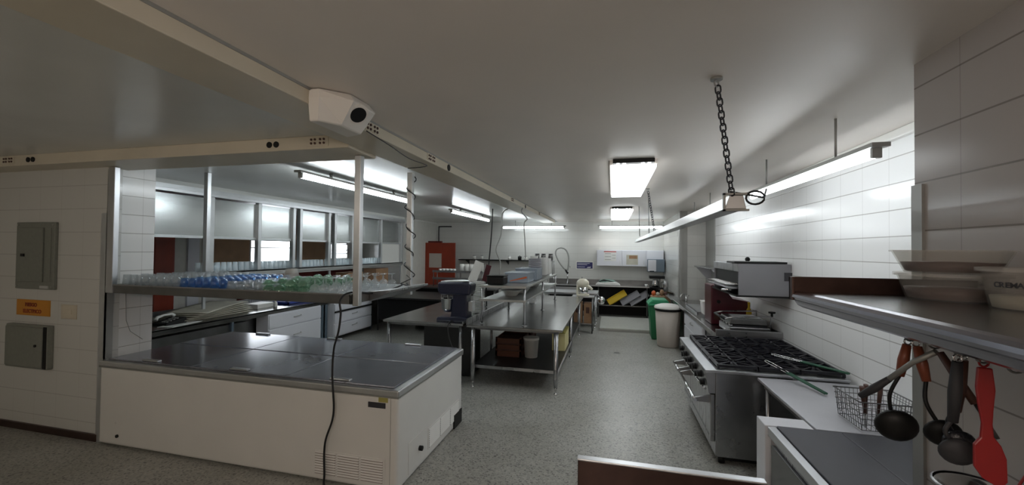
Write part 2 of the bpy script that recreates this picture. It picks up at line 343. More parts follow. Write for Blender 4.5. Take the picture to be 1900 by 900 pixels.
# ---------------------------------------------------------------- ceiling ducts
dt = thing('ceiling_duct', 'long cream sheet-metal duct running along the ceiling to the back of the kitchen', 'duct', (-1.9, 5, 2.826))
B().prism([(-1.70, 2.826), (-1.70, HC), (-2.06, HC), (-2.06, 2.826)], 'y', -2.5, 12.4).make('duct_body', 'duct', dt, 0.006)
bx(-1.702, -1.694, -2.5, 12.4, 2.905, HC).make('seam_strip', 'guard', dt)
def joint(x, y, parent, face):
    b = B()
    if face == 'x': b.box(x, x + 0.006, y - 0.09, y + 0.09, 2.84, 2.905)
    else: b.box(x - 0.1, x + 0.1, y - 0.006, y, 2.83, 2.90)
    j = b.make('joint_plate', 'duct', parent)
    s = B()
    for a in (-0.06, -0.025, 0.025, 0.06):
        for z in (2.855, 2.886):
            if face == 'x': s.cyl((x + 0.006, y + a, z), (x + 0.012, y + a, z), 0.010, n=8)
            else: s.cyl((x + a, y - 0.006, z), (x + a, y - 0.012, z), 0.010, n=8)
    s.make('screws', 'wooddk', j)
for y in (2.62, 3.62, 6.9, 9.6): joint(-1.70, y, dt, 'x')
for y, rr in ((4.05, 0.035), (8.0, 0.035)):
    B().cyl((-1.702, y, 2.865), (-1.692, y, 2.865), rr, n=16).make('knockout_hole', 'black', dt)
dc = thing('cross_duct', 'cream sheet-metal duct crossing the ceiling from the left wall to the long duct', 'duct', (-4, 3, 2.80))
B().prism([(2.86, 2.81), (2.86, HC), (3.25, HC), (3.25, 2.80)], 'x', -7.2, -2.065).make('duct_body', 'duct', dc, 0.006)
joint(-2.35, 2.86, dc, 'y'); joint(-6.1, 2.86, dc, 'y')
for x in (-2.83, -2.76, -5.80, -5.73):
    B().cyl((x, 2.862, 2.865), (x, 2.852, 2.865), 0.026, n=16).make('knockout_hole', 'black', dc)
# white outlet box with a round black mouth, on the long duct
ob = thing('outlet_box', 'white box with a round black mouth mounted on the long ceiling duct', 'vent box', (-1.6, 2.2, 2.78))
bod = B(); top = [(-1.71, 1.99), (-1.64, 1.99), (-1.52, 2.11), (-1.52, 2.32), (-1.71, 2.36)]; low = [(-1.70, 1.99), (-1.64, 1.99), (-1.57, 2.10), (-1.57, 2.30), (-1.70, 2.34)]
mid = [(-1.71, 1.985), (-1.63, 1.985), (-1.47, 2.08), (-1.47, 2.31), (-1.71, 2.37)]
bod.add([(x, y, 2.725) for x, y in low] + [(x, y, 2.86) for x, y in mid] + [(x, y, 2.915) for x, y in top], [(4, 3, 2, 1, 0), (10, 11, 12, 13, 14)] + [(k * 5 + i, k * 5 + (i + 1) % 5, k * 5 + 5 + (i + 1) % 5, k * 5 + 5 + i) for k in range(2) for i in range(5)])
bod.make('box_body', 'ductbox', ob, 0.01)
nrm = Vector((0.42, -0.15, -0.42)).normalized(); cc = Vector((-1.505, 2.165, 2.812))
B().cyl(cc - nrm * 0.03, cc + nrm * 0.012, 0.066, n=28).make('collar', 'ductbox', ob)
B().cyl(cc + nrm * 0.008, cc + nrm * 0.015, 0.050, n=28).make('mouth', 'black', ob)
wr_ = smooth([(-1.696, 2.55, 2.83), (-1.72, 2.9, 2.815), (-1.76, 3.3, 2.80), (-1.78, 3.7, 2.818), (-2.03, 3.78, 2.818)])
solo(B().tube(wr_, 0.004, 6).make('duct_wire', 'rubber'), 'thin black wire crossing the underside of the long ceiling duct', 'wire')

# ---------------------------------------------------------------- lights
def batten(name, label, p0, p1, r=0.018, gap=0.0, double=False, group=None, housing='guard', tm='tube'):
    """fluorescent batten running from p0 to p1 (centre of the tube)"""
    p0 = Vector(p0); p1 = Vector(p1); d = (p1 - p0).normalized(); side = d.cross(Vector((0, 0, 1))).normalized()
    t = thing(name, label, 'fluorescent light', (p0 + p1) / 2 + Vector((0, 0, 0.05)), group)
    def ob_(a, b, w0, z0, z1, nm, m_):
        q = B(); vs = []
        for z in (z0, z1):
            for e in (a, b):
                for s_ in (-w0, w0): vs.append(e + side * s_ + Vector((0, 0, z)))
        q.add(vs, [(0, 1, 3, 2), (4, 6, 7, 5), (0, 4, 5, 1), (2, 3, 7, 6), (0, 2, 6, 4), (1, 5, 7, 3)]); return q.make(nm, m_, t)
    ob_(p0 - d * 0.06, p1 + d * 0.06, 0.045 if not double else 0.1, 0.035, 0.06, 'housing', housing)
    for s_ in ((-0.07, 0.07) if double else (0,)):
        B().cyl(p0 + side * s_, p1 + side * s_, r, n=12).make('tube', tm, t)
    for e, sg in ((p0, -1), (p1, 1)):
        ob_(e + d * sg * 0.0, e + d * sg * 0.022, 0.024 if not double else 0.1, -0.022, 0.035, 'end_cap', housing)
    for f_ in (0.2, 0.8):
        q = p0.lerp(p1, f_); B().cyl(q + Vector((0, 0, 0.06)), Vector((q.x, q.y, HC)), 0.008 if q.z < 2.75 else 0.02, n=8).make('hanger', housing, t)
    return t
GT = 'wall-side tubes over the range'
batten('tube_light', 'long fluorescent batten above the range, nearest on the right wall', (1.48, 2.80, 2.575), (1.48, 4.95, 2.60), 0.022, tm='tuber')
batten('tube_light', 'fluorescent batten further along the right wall, beyond the range', (1.48, 6.5, 2.59), (1.48, 8.6, 2.61), 0.022, tm='tuber')
batten('tube_light', 'long fluorescent batten over the glass shelf, nearest of the left row', (-3.40, 3.88, 2.80), (-3.40, 6.38, 2.80), 0.024, tm='tubel')
batten('tube_light', 'short-looking fluorescent batten in the left row, beyond the steel posts', (-3.36, 8.2, 2.80), (-3.36, 10.9, 2.80), 0.024, tm='tubel')
batten('tube_light', 'pair of fluorescent tubes across the back wall, above the hanging hoses', (-3.37, 12.6, 2.70), (-1.46, 12.6, 2.70), 0.03, double=True)
batten('tube_light', 'pair of fluorescent tubes across the back wall, above the wall cabinets', (-0.37, 12.6, 2.70), (1.40, 12.6, 2.70), 0.03, double=True)
def troffer(label, x0, x1, y0, y1, zc):
    t = thing('ceiling_light', label, 'ceiling light', ((x0 + x1) / 2, (y0 + y1) / 2, zc))
    bx(x0 - 0.01, x1 + 0.01, y0 + 0.05, y1 - 0.02, zc + 0.045, HC).make('housing', 'ceil', t)
    bx(x0 + 0.02, x1 - 0.02, y0 - 0.02, y0 + 0.05, zc + 0.05, HC - 0.005).make('end_plate', 'black', t)
    bx(x0, x1, y0 + 0.03, y1, zc, zc + 0.045).make('diffuser', 'diff', t, 0.01)
    for x in (x0 + 0.07, x0 + 0.13, x1 - 0.13, x1 - 0.07):
        B().cyl((x, y0 - 0.01, zc + 0.055), (x, y0 + 0.1, zc + 0.055), 0.017, n=10).make('tube', 'tube', t)
troffer('glowing square diffuser light on the ceiling over the aisle, nearer one', -0.02, 0.42, 4.22, 6.5, 2.825)
troffer('small glowing diffuser light on the ceiling, farther one beyond the near diffuser', -0.03, 0.42, 8.8, 11.4, 2.83)

# ---------------------------------------------------------------- hanging rail and chains
rail = thing('hanging_rail', 'long pale metal rail hung by chains above the range, running to the back', 'rail', (0.62, 6, 2.22))
B().prism([(0.575, 2.225), (0.60, 2.30), (0.665, 2.30), (0.68, 2.225)], 'y', 2.36, 11.4).make('rail_body', 'alu', rail, 0.004)
B().box(0.568, 0.69, 2.35, 2.375, 2.215, 2.225).box(0.568, 0.578, 2.35, 2.375, 2.215, 2.31).box(0.568, 0.68, 2.35, 2.375, 2.30, 2.31).make('end_bracket', 'guard', rail)
def chain(label, top, bot, n, L=0.046, R=0.0145, wr=0.0042):
    top = Vector(top); bot = Vector(bot); d = (bot - top).normalized(); u = d.orthogonal().normalized(); v = d.cross(u)
    t = thing('hanging_chain', label, 'chain', top)
    B().cyl(top, top + Vector((0, 0, -0.012)), 0.03, n=14).make('ceiling_plate', 'guard', t)
    hk = arc(top + Vector((0, 0, -0.03)), 0.018, 0, 2 * PI, 14, u, d)
    B().tube(hk[:-1], 0.004, 6, closed=True).make('hook', 'guard', t)
    b = B(); tot = (bot - top).length - 0.045; step = tot / n
    for i in range(n):
        c = top + d * (0.045 + step * (i + 0.5)); a = u if i % 2 else v; h = step * 0.5 + wr * 1.3 - R
        pts = arc(c - d * h, R, PI, 2 * PI, 6, a, d) + arc(c + d * h, R, 0, PI, 6, a, d)
        b.tube(pts, wr, 6, closed=True)
    b.make('links', 'iron', t); return t
chain('black iron chain hanging from the ceiling to the near end of the rail', (0.53, 2.34, HC), (0.61, 2.36, 2.30), 17)
chain('dark chain farther back, behind the near ceiling diffuser light', (0.50, 6.3, HC), (0.62, 6.55, 2.31), 17)
for nm, lb, pts in (('support_rod', 'left of the two thin rods holding the rail at its far end', [(0.53, 8.8, HC), (0.56, 9.0, 2.31)]),
                    ('support_rod', 'right of the two thin rods holding the rail at its far end', [(0.62, 7.6, HC), (0.64, 7.7, 2.31)])):
    solo(B().tube(pts, 0.008, 8).make(nm, 'guard'), lb, 'rod')
cl = arc((0.80, 2.62, 2.315), 0.05, 0, 2 * PI * 0.96, 16, (1, 0.1, 0), (0, 0.1, -0.75))
solo(B().tube([(0.66, 2.6, 2.35)] + cl + [(0.9, 2.75, 2.38)], 0.006, 8).make('cable_loop', 'rubber'), 'small loop of dark cable dangling beside the near chain', 'cable')

# ================================================================ left side
# electrical panels and sign on the left wall
ep = thing('breaker_box', 'tall grey electrical panel door, upper one on the left wall', 'panel', (-6.15, YL, 1.52))
bx(-6.46, -5.86, YL - 0.03, YL, 1.52, 2.24).make('frame', 'panelgrey', ep, 0.006)
dr = bx(-6.40, -6.02, YL - 0.045, YL - 0.03, 1.60, 2.18).make('door', 'panelgrey', ep, 0.004)
bx(-6.34, -6.29, YL - 0.055, YL - 0.045, 1.87, 1.90).make('latch', 'black', dr)
bx(-6.00, -5.91, YL - 0.036, YL - 0.03, 1.60, 2.18).make('side_strip', 'panelgrey', ep, 0.003)
bx(-6.06, -5.93, YL - 0.038, YL - 0.03, 1.53, 1.56).make('maker_label', 'alu', ep)
for x in (-6.43, -5.89):
    for z in (1.55, 2.21): B().cyl((x, YL - 0.03, z), (x, YL - 0.036, z), 0.01, n=8).make('screw', 'guard', ep)
e2 = thing('electrical_cabinet', 'square dark grey electrical cabinet standing proud of the left wall, lower one', 'panel', (-6.2, YL, 0.68))
bx(-6.52, -5.88, YL - 0.06, YL, 0.68, 1.14).make('cabinet_box', 'panelgrey', e2, 0.008)
d2 = bx(-6.50, -5.93, YL - 0.075, YL - 0.06, 0.70, 1.12).make('door', 'panelgrey', e2, 0.005)
bx(-5.93, -5.885, YL - 0.064, YL - 0.058, 0.69, 1.13).make('side_gap', 'black', e2)
B().cyl((-6.02, YL - 0.075, 0.93), (-6.02, YL - 0.085, 0.93), 0.014, n=12).make('lock', 'black', d2)
sg = thing('warning_sign', 'orange electrical warning sign between the two grey panels on the left wall', 'sign', (-6.2, YL, 1.24))
bx(-6.47, -5.95, YL - 0.006, YL, 1.23, 1.40).make('sign_board', 'yellow', sg)
text('sign_text', 'RIESGO', 0.055, 'signred', sg, (-6.24, YL - 0.008, 1.345), (PI / 2, 0, 0), 0.002)
text('sign_text', 'ELECTRICO', 0.055, 'signred', sg, (-6.22, YL - 0.008, 1.275), (PI / 2, 0, 0), 0.002)
sw = thing('blank_wall_plate', 'cream blank outlet plate beside the orange sign', 'outlet', (-5.66, YL, 1.22))
bx(-5.78, -5.55, YL - 0.008, YL, 1.22, 1.37).make('plate', 'duct', sw, 0.004)
bx(-5.71, -5.62, YL - 0.012, YL - 0.008, 1.27, 1.32).make('blank_insert', 'duct', sw, 0.002)
for o_ in (ep, e2, sg, sw): o_.location.x += 0.12
hw = B().tube([(XL + 0.008, 3.25, 1.5), (XL + 0.010, 3.26, 1.2), (XL + 0.01, 3.30, 1.08), (XL + 0.01, 3.42, 0.97)], 0.003, 6).make('thin_wire', 'guard')
solo(hw, 'thin grey wire hanging on the tiled pier above the freezer', 'wire')

# chest freezer
FX0, FX1, FY0, FY1, FZ = -5.005, -1.685, 3.03, 4.50, 0.86
fz = thing('chest_freezer', 'long white chest freezer with six dark lids in the left foreground', 'freezer', ((FX0 + FX1) / 2, (FY0 + FY1) / 2, 0))
bx(FX0, FX1, FY0, FY1, 0.015, 0.79).make('body', 'fwhite', fz, 0.03, seg=4)
B().prism([(FX0 - 0.003, FY0 - 0.012), (FX1 + 0.012, FY0 - 0.012), (FX1 + 0.012, FY1 + 0.012), (FX0 - 0.003, FY1 + 0.012)], 'z', 0.785, 0.842).make('rim_trim', 'alu', fz, 0.012, seg=3)
bx(FX0, FX1 + 0.008, FY0 - 0.008, FY1 + 0.008, 0.775, 0.786).make('gasket', 'guard', fz)
lw = (FX1 - FX0 - 0.10) / 3; ym = 3.76
for r_, (a, b_) in enumerate(((FY0 + 0.035, ym - 0.004), (ym + 0.004, FY1 - 0.04))):
    for c_ in range(3):
        x0 = FX0 + 0.05 + c_ * lw
        ld = B().box(x0 + 0.004, x0 + lw - 0.004, a, b_, 0.842, 0.856 + 0.004 * r_).make('lid', 'flid', fz, 0.006)
        cx = x0 + lw / 2; yy = a + 0.035 if r_ == 0 else b_ - 0.035; zt = 0.856 + 0.004 * r_
        h = bx(cx - 0.10, cx + 0.10, yy - 0.022, yy + 0.022, zt, zt + 0.018).make('lid_handle', 'steell', ld, 0.006)
bx(-1.955, -1.80 + 0.005, FY0 - 0.006, FY0, 0.685, 0.730).make('name_plate', 'ink', fz, 0.002)
bx(-1.86, -1.775, FY0 - 0.003, FY0, 0.735, 0.79).make('paper_sticker', 'custard', fz)
bx(-1.750, -1.747, FY0 - 0.002, FY0 + 0.01, 0.06, 0.78).make('corner_seam', 'guard', fz)
vg = bx(-2.47, -1.79, FY0 - 0.006, FY0, 0.07, 0.275).make('front_vent_panel', 'fwhite', fz, 0.003)
sl = B()
for c_ in range(3):
    for k in range(9):
        x0 = -2.455 + c_ * 0.222; z = 0.085 + k * 0.021
        sl.prism([(FY0 - 0.014, z), (FY0 - 0.004, z), (FY0 - 0.004, z + 0.013)], 'x', x0, x0 + 0.20)
sl.make('louvres', 'fwhite', vg)
dk = B()
for c_ in range(3):
    for k in range(9):
        x0 = -2.455 + c_ * 0.222; z = 0.085 + k * 0.021; dk.box(x0, x0 + 0.2, FY0 - 0.0085, FY0 - 0.005, z - 0.007, z)
dk.make('vent_slots', 'chocolate', vg)
vs_ = bx(FX1, FX1 + 0.006, 3.60, 4.40, 0.10, 0.30).make('side_vent_panel', 'fwhite', fz, 0.003)
sl = B(); dk = B()
for c_ in range(3):
    for k in range(9):
        y0 = 3.62 + c_ * 0.26; z = 0.115 + k * 0.02
        sl.prism([(FX1 + 0.014, z), (FX1 + 0.004, z), (FX1 + 0.004, z + 0.013)], 'y', y0, y0 + 0.24); dk.box(FX1 + 0.005, FX1 + 0.0075, y0, y0 + 0.24, z - 0.005, z - 0.001)
sl.make('louvres', 'fwhite', vs_); dk.make('vent_slots', 'black', vs_)
B().box(FX1 + 0.001, FX1 + 0.014, 4.24, 4.47, 0.02, 0.17).make('wheel_recess', 'black', fz)
bx(FX1, FX1 + 0.005, 3.22, 3.56, 0.06, 0.33).make('control_panel', 'fwhite', fz, 0.003)
kb = B().cyl((FX1 + 0.004, 3.42, 0.20), (FX1 + 0.035, 3.42, 0.20), 0.022, n=16).make('control_knob', 'black', fz)
B().cyl((-4.74, FY0, 0.115), (-4.74, FY0 - 0.012, 0.115), 0.016, n=12).make('drain_plug', 'black', fz)
for x in (FX0 + 0.25, FX1 - 0.2):
    for y in (FY0 + 0.15, FY1 - 0.15): B().cyl((x - 0.02, y, 0.03), (x + 0.02, y, 0.03), 0.03, n=14).make('caster', 'black', fz)

# glass shelf over the freezer
gs = thing('glassware_shelf', 'long steel shelf full of glasses hung over the chest freezer', 'shelf', (-3.5, 3.6, 1.5))
B().box(-5.01, -2.17, 3.08, 4.14, 1.585, 1.60).box(-5.01, -2.17, 3.08, 3.10, 1.515, 1.60).box(-5.01, -2.17, 4.12, 4.14, 1.54, 1.60).box(-2.19, -2.17, 3.08, 4.14, 1.515, 1.6).make('shelf_deck', 'steeld', gs, 0.004)
bx(-5.01, -2.17, 3.075, 3.082, 1.592, 1.604).make('front_lip', 'steel', gs)
def post(x, y, z0, z1, m='post', w_=0.03): return bx(x - w_, x + w_, y - 0.025, y + 0.025, z0, z1).make('post', m, gs, 0.004)
post(-2.14, 3.12, 1.50, 2.80); post(-2.14, 4.05, 1.50, 2.826); post(-4.93, 4.05, 1.54, HC); post(-4.975, 3.09, 1.515, 2.80, m='steell', w_=0.045)
B().prism([(-2.17, 1.60), (-1.96, 1.62), (-1.96, 1.60), (-2.17, 1.51)], 'y', 3.35, 4.14).make('end_trough', 'steel', gs, 0.003)
# glasses (each one its own object, copies share their mesh)
def gl(name, prof, m, label, cat, group, parts=None):
    o = B().lathe(prof, (0, 0, 0), 14).make(name, m); tag(o, label, cat, group); return o
def tumbler(r, h, inv=True):
    p = [(0.001, h), (r * 0.78, h), (r, 0.0), (r - 0.003, 0.0), (r * 0.78 - 0.003, h - 0.008), (0.001, h - 0.008)]
    return p if inv else [(a, h - b) for a, b in p]
def goblet(r, h):   # standing upside down on its rim
    return [(r * 0.75, 0), (r, h * 0.22), (r * 0.8, h * 0.42), (0.006, h * 0.55), (0.005, h * 0.93), (r * 0.8, h * 0.975), (r * 0.8, h), (0.001, h)]
def bowl(r, h): return [(r, 0), (r * 0.95, h * 0.4), (r * 0.5, h * 0.9), (r * 0.45, h), (0.001, h), (0.001, h - 0.004), (r * 0.45, h * 0.85), (r * 0.9, h * 0.35), (r - 0.003, 0)]
GZ = 1.6
kinds = {
 'clear': [gl('drinking_glass', tumbler(0.040, 0.10), 'gclear', 'upside-down clear tumbler, left end of glassware shelf', 'glass', 'clear tumblers on the glassware shelf')],
 'blue': [gl('blue_glass', tumbler(0.042, 0.085), 'gblue', 'upside-down blue-tinted glass on the glassware shelf', 'glass', 'blue glasses on the glassware shelf')],
 'green': [gl('dessert_bowl', bowl(0.055, 0.05), 'ggreen', 'green-tinted dessert bowl on the glassware shelf', 'bowl', 'green glass bowls on the glassware shelf')],
 'goblet': [gl('goblet', goblet(0.045, 0.13), 'gclear', 'clear stemmed goblet, right end of glassware shelf', 'glass', 'goblets on the glassware shelf')],
 'wide': [gl('wide_glass', tumbler(0.048, 0.07), 'gclear', 'low clear glass between the blue glasses and green bowls', 'glass', 'low wide glasses on the glassware shelf')],
 'ledge': [gl('ledge_glass', tumbler(0.042, 0.14), 'gledge', 'clear tumbler upside down on the serving hatch ledge', 'glass', 'tumblers on the serving hatch ledge')],
}
for k_ in kinds: kinds[k_] += [kinds[k_][0]['label'], kinds[k_][0]['group']]
used = {}
def put(k, x, y, z):
    o = kinds[k][0]
    if k in used: o = o.copy(); COL.objects.link(o)
    used[k] = 1; o.location = (x, y, z)
    base = kinds[k][1]; g_ = kinds[k][2]
    row = ('nearer row' if x > XH - 0.2 else 'row behind') if k == 'ledge' else ('front row' if y < 3.26 else 'rear row' if y > 3.85 else 'middle rows')
    tier = ', stacked on another' if z > GZ + 0.02 else ''
    o['label'] = '%s, %s%s' % (base, row, tier); o['group'] = '%s, %s%s' % (g_, row, tier); return o
for r_ in range(6):
    y = 3.17 + r_ * 0.155
    x = -4.88 + random.uniform(-0.01, 0.01)
    while x < -2.27:
        if x < -4.15: k, st = 'clear', 0.095
        elif x < -3.55: k, st = 'blue', 0.098
        elif x < -3.2: k, st = 'wide', 0.108
        elif x < -2.62: k, st = 'green', 0.122
        else: k, st = 'goblet', 0.1
        jx, jy = random.uniform(-0.005, 0.005), random.uniform(-0.01, 0.01)
        if not (x > -2.3 and r_ == 0) and not (x < -4.8 and r_ > 4):
            put(k, x + jx, y + jy, GZ)
            if k == 'green' and random.random() < 0.75: put(k, x + jx, y + jy, GZ + 0.05)
        x += st
solo(B().lathe([(0.001, 0.10), (0.055, 0.10), (0.085, 0.0), (0.08, 0.0), (0.05, 0.094), (0.001, 0.094)], (-3.36, 3.72, 1.672), 20).make('plastic_cup', 'milky'), 'pale upturned plastic cup standing taller among the low glasses', 'cup')
# cords
cd_ = [(-2.06, 3.75, 1.63), (-2.12, 3.45, 1.58), (-2.19, 3.10, 1.615), (-2.21, 2.99, 1.56), (-2.20, 2.985, 1.45), (-2.215, 2.98, 1.3), (-2.26, 2.985, 1.15), (-2.27, 2.985, 0.95), (-2.26, 2.985, 0.80), (-2.25, 2.985, 0.66), (-2.265, 2.985, 0.55), (-2.32, 2.985, 0.40), (-2.335, 2.985, 0.28), (-2.33, 2.985, 0.1), (-2.33, 2.985, 0.012), (-2.2, 2.9, 0.012)]
solo(B().tube(smooth(cd_), 0.0085, 8).make('power_cord', 'rubber'), 'black power cord hanging from the glassware shelf down the freezer front', 'cord')
hp = []
for i in range(70):
    a = i / 69; z = 2.78 - a * 1.15; rr = 0.052 + 0.012 * math.sin(i * 0.7); t_ = a * 2 * PI * 5.5
    hp.append((-2.14 + rr * math.cos(t_) * 0.95, 4.05 + rr * math.sin(t_), z))
hp += [(-2.10, 3.97, 1.60), (-2.16, 3.9, 1.63), (-2.06, 3.93, 1.68), (-2.12, 3.95, 1.72)]
solo(B().tube(hp, 0.006, 6).make('wound_cord', 'rubber'), 'black cord wound around the rear steel post of the glassware shelf', 'cord')
for nm, lb, pts, rr in (
    ('hanging_hose', 'thick dark hose hanging from the ceiling duct, left of the pair beside it', [(-2.38, 8.0, 2.83), (-2.40, 8.0, 2.3), (-2.46, 8.0, 1.6), (-2.52, 7.95, 0.905)], 0.014),
    ('hanging_cable', 'grey looping cord hanging from the duct elbow to the plate shelf', [(-2.05, 8.0, 2.83), (-2.17, 8.0, 2.72), (-2.2, 8.0, 2.3), (-2.27, 7.9, 2.0), (-2.18, 7.9, 1.75), (-2.16, 7.8, 1.5)], 0.012),
    ('hanging_cable', 'thin grey cord curving down from the duct to the stacked lids', [(-1.72, 7.9, 2.84), (-1.75, 7.9, 2.75), (-1.66, 8.0, 2.62), (-1.72, 8.0, 2.52), (-1.70, 8.0, 2.2), (-1.66, 7.9, 1.84)], 0.011),
    ('black_conduit', 'black conduit running down the back wall beside the red door', [(-5.45, YB - 0.03, 2.78), (-5.88, YB - 0.03, 2.78), (-5.92, YB - 0.03, 2.74), (-5.92, YB - 0.03, 2.25)], 0.02)):
    solo(B().tube(smooth(pts), rr, 8).make(nm, 'rubber' if 'black' in nm or 'hose' in nm else 'guard'), lb, 'cord')

# serving hatch
ht = thing('serving_hatch', 'steel-framed serving hatch with shutter panels along the left wall', 'hatch', (XH, 7, 0.9))
def hpost(y, z0=1.60, w_=0.035): return bx(XH - 0.03, XH + 0.05, y - w_, y + w_, z0, 2.78).make('post', 'post', ht, 0.004)
for y in (5.02, 5.90, 6.70, 6.88, 7.72, 7.92, 8.55, 9.8, 10.9): hpost(y)
for a, b_ in ((3.55, 4.98), (5.05, 5.87), (5.93, 6.66), (6.92, 7.68), (7.96, 8.51), (8.59, 9.76), (9.84, 10.86)):
    sh = bx(XH - 0.015, XH - 0.005, a, b_, 2.16, 2.74).make('shutter_panel', 'shutter', ht)
    bx(XH - 0.025, XH + 0.005, a, b_, 2.12, 2.16).make('bottom_rail', 'post', sh)
bx(XH - 0.35, XH + 0.10, 3.55, 10.95, 2.76, 2.80).make('hatch_soffit', 'steell', ht)
bx(XH + 0.08, XH + 0.11, 3.55, 10.95, 2.80, 2.86).make('top_rail', 'post', ht)
bx(XH - 0.35, XH + 0.09, 3.55, 10.95, 2.86, HC).make('fascia', 'ceilg', ht)
bx(XH - 0.05, XH - 0.02, 9.84, 10.86, 1.60, 2.12).make('frosted_panel', 'whitep', ht)
lg = thing('hatch_ledge', 'long narrow steel ledge with glasses along the serving hatch', 'shelf', (XH, 7.5, 1.5))
B().box(XH - 0.35, XH + 0.06, 4.9, 10.93, 1.575, 1.60).box(XH + 0.04, XH + 0.06, 4.9, 10.93, 1.535, 1.6).make('ledge_top', 'ledge', lg, 0.003)
bx(XH - 0.3, XH + 0.04, 4.9, 10.93, 1.50, 1.53).make('lower_runner', 'ledge', lg, 0.003)
for y in (4.95, 7.8, 10.9): bx(XH - 0.02, XH + 0.01, y - 0.02, y + 0.02, 0.9, 1.50).make('leg', 'post', lg)
for r_ in range(2):
    y = 5.05
    while y < 10.8:
        if abs(y - 7.82) > 0.12 and (y < 9 or random.random() < 0.8): put('ledge', XH - 0.12 - r_ * 0.13 + random.uniform(-0.01, 0.01), y, GZ)
        y += 0.10 + random.uniform(0, 0.012)
# counter under the hatch
ct = thing('hatch_counter', 'steel counter running under the serving hatch with an upturned front edge', 'counter', (-6.1, 6.5, 0))
B().box(-6.75, -5.75, 3.55, 10.4, 0.875, 0.90).box(-5.77, -5.75, 3.55, 10.4, 0.82, 0.90).make('worktop', 'steeltop', ct, 0.004)
bx(-6.74, -6.70, 3.55, 10.4, 0.90, 1.0).make('rear_upstand', 'steel', ct)
bx(-6.7, -6.10, 3.6, 10.3, 0.3, 0.33).make('lower_shelf', 'steeld', ct)
for y in (3.65, 5.2, 7.3, 9.0, 10.3): bx(-5.81, -5.77, y - 0.02, y + 0.02, 0, 0.875).make('leg', 'bluegrey', ct)
bx(-5.85, -5.77, 7.22, 7.40, 0.0, 0.875).make('support_post', 'bluegrey', ct)
bx(-6.0, -5.80, 3.6, 5.5, 0.30, 0.78).make('side_panel', 'steeld', ct)
def drawers(name, label, x, y0, y1, rows, face=1, depth=0.27, grp=None):
    d = thing(name, label, 'cabinet', (x, (y0 + y1) / 2, rows[-1][0] - 0.03))
    a, b_ = (x - depth, x - 0.02) if face > 0 else (x + 0.02, x + depth)
    bx(a, b_, y0, y1, rows[-1][0] - 0.03, rows[0][1] + 0.02).make('carcass', 'white', d, 0.003)
    for z0, z1 in rows:
        f = bx(x - 0.02 if face > 0 else x, x if face > 0 else x + 0.02, y0 + 0.01, y1 - 0.01, z0, z1).make('drawer', 'white', d, 0.004)
        ym_ = (y0 + y1) / 2; zz = z0 + (z1 - z0) * 0.62; o = 0.03 * face
        B().tube([(x, ym_ - 0.09, zz - 0.012), (x + o, ym_ - 0.07, zz), (x + o, ym_ + 0.07, zz + 0.004), (x, ym_ + 0.09, zz + 0.012)], 0.006, 8).make('handle', 'guard', f)
    return d
drawers('drawer_cabinet', 'white two-drawer cabinet under the hatch counter, nearer one left of the blue-grey post', -5.72, 5.85, 7.15, [(0.58, 0.81), (0.12, 0.56)])
dB = drawers('drawer_cabinet', 'white drawer cabinet under the hatch counter, beyond the blue-grey post', -5.66, 7.48, 8.85, [(0.66, 0.80), (0.40, 0.62), (0.14, 0.37)])
bx(-5.66, -5.635, 7.48, 8.85, 0.625, 0.655).make('black_pull_rail', 'black', dB)
# things on the hatch counter
def slab(nm, m_, label, cat, c, lx, ly, h, rz, z, tilt=0.0):
    o = B().box(-lx / 2, lx / 2, -ly / 2, ly / 2, 0, h).make(nm, m_, None, min(h * 0.3, 0.006)); o.location = (c[0], c[1], z); o.rotation_euler = (tilt, 0, rz); return tag(o, label, cat)
pile = thing('paper_sheets', 'pile of large beige paper sheets lying on the hatch counter', 'paper', (-6.25, 5.3, 0.9))
for k in range(6):
    b = B(); nx, ny = 8, 14; w0, l0 = 0.62, 1.25 - 0.05 * k; ang = 0.06 * k
    vs = []
    for j in range(ny + 1):
        for i in range(nx + 1):
            u, v = i / nx - 0.5, j / ny - 0.5
            x, y = u * w0, v * l0; z = 0.012 + k * 0.022 + 0.05 * (0.5 + v) ** 2 * (k / 5) + 0.012 * math.sin(5 * v + k) * (0.5 - abs(u)) + 0.10 * (0.25 - v * v) * (k / 5)
            vs.append((-6.28 + x * math.cos(ang) - y * math.sin(ang) + 0.02 * k, 5.15 + x * math.sin(ang) + y * math.cos(ang), 0.9 + z))
    b.add(vs, [(j * (nx + 1) + i, j * (nx + 1) + i + 1, (j + 1) * (nx + 1) + i + 1, (j + 1) * (nx + 1) + i) for j in range(ny) for i in range(nx)], True)
    o = b.make('sheet', 'beige', pile); sd = o.modifiers.new('thick', 'SOLIDIFY'); sd.thickness = 0.006
ph = thing('desk_telephone', 'black desk telephone with a pale handset at the near end of the hatch counter', 'telephone', (-6.0, 4.45, 0.9))
B().prism([(4.32, 0.90), (4.60, 0.90), (4.60, 0.99), (4.32, 0.93)], 'x', -6.18, -5.92).make('phone_base', 'black', ph, 0.008)
B().tube([(-6.14, 4.34, 0.965), (-6.15, 4.37, 1.00), (-6.15, 4.46, 1.02), (-6.15, 4.56, 1.02), (-6.14, 4.59, 0.99)], [0.026, 0.02, 0.015, 0.02, 0.026], 10).make('handset', 'whitep', ph)
kp = B()
for i in range(3):
    for j in range(4): kp.box(-6.07 + i * 0.04, -6.045 + i * 0.04, 4.36 + j * 0.045, 4.385 + j * 0.045, 0.94 + j * 0.012, 0.95 + j * 0.012)
kp.make('keypad', 'guard', ph)
slab('note_paper', 'paper', 'loose white paper sheets under the telephone', 'paper', (-5.9, 4.5), 0.22, 0.5, 0.004, 0.2, 0.9)
nb = thing('white_carton', 'small white carton lying on the hatch counter behind the paper sheets', 'box', (-6.25, 6.15, 0.9))
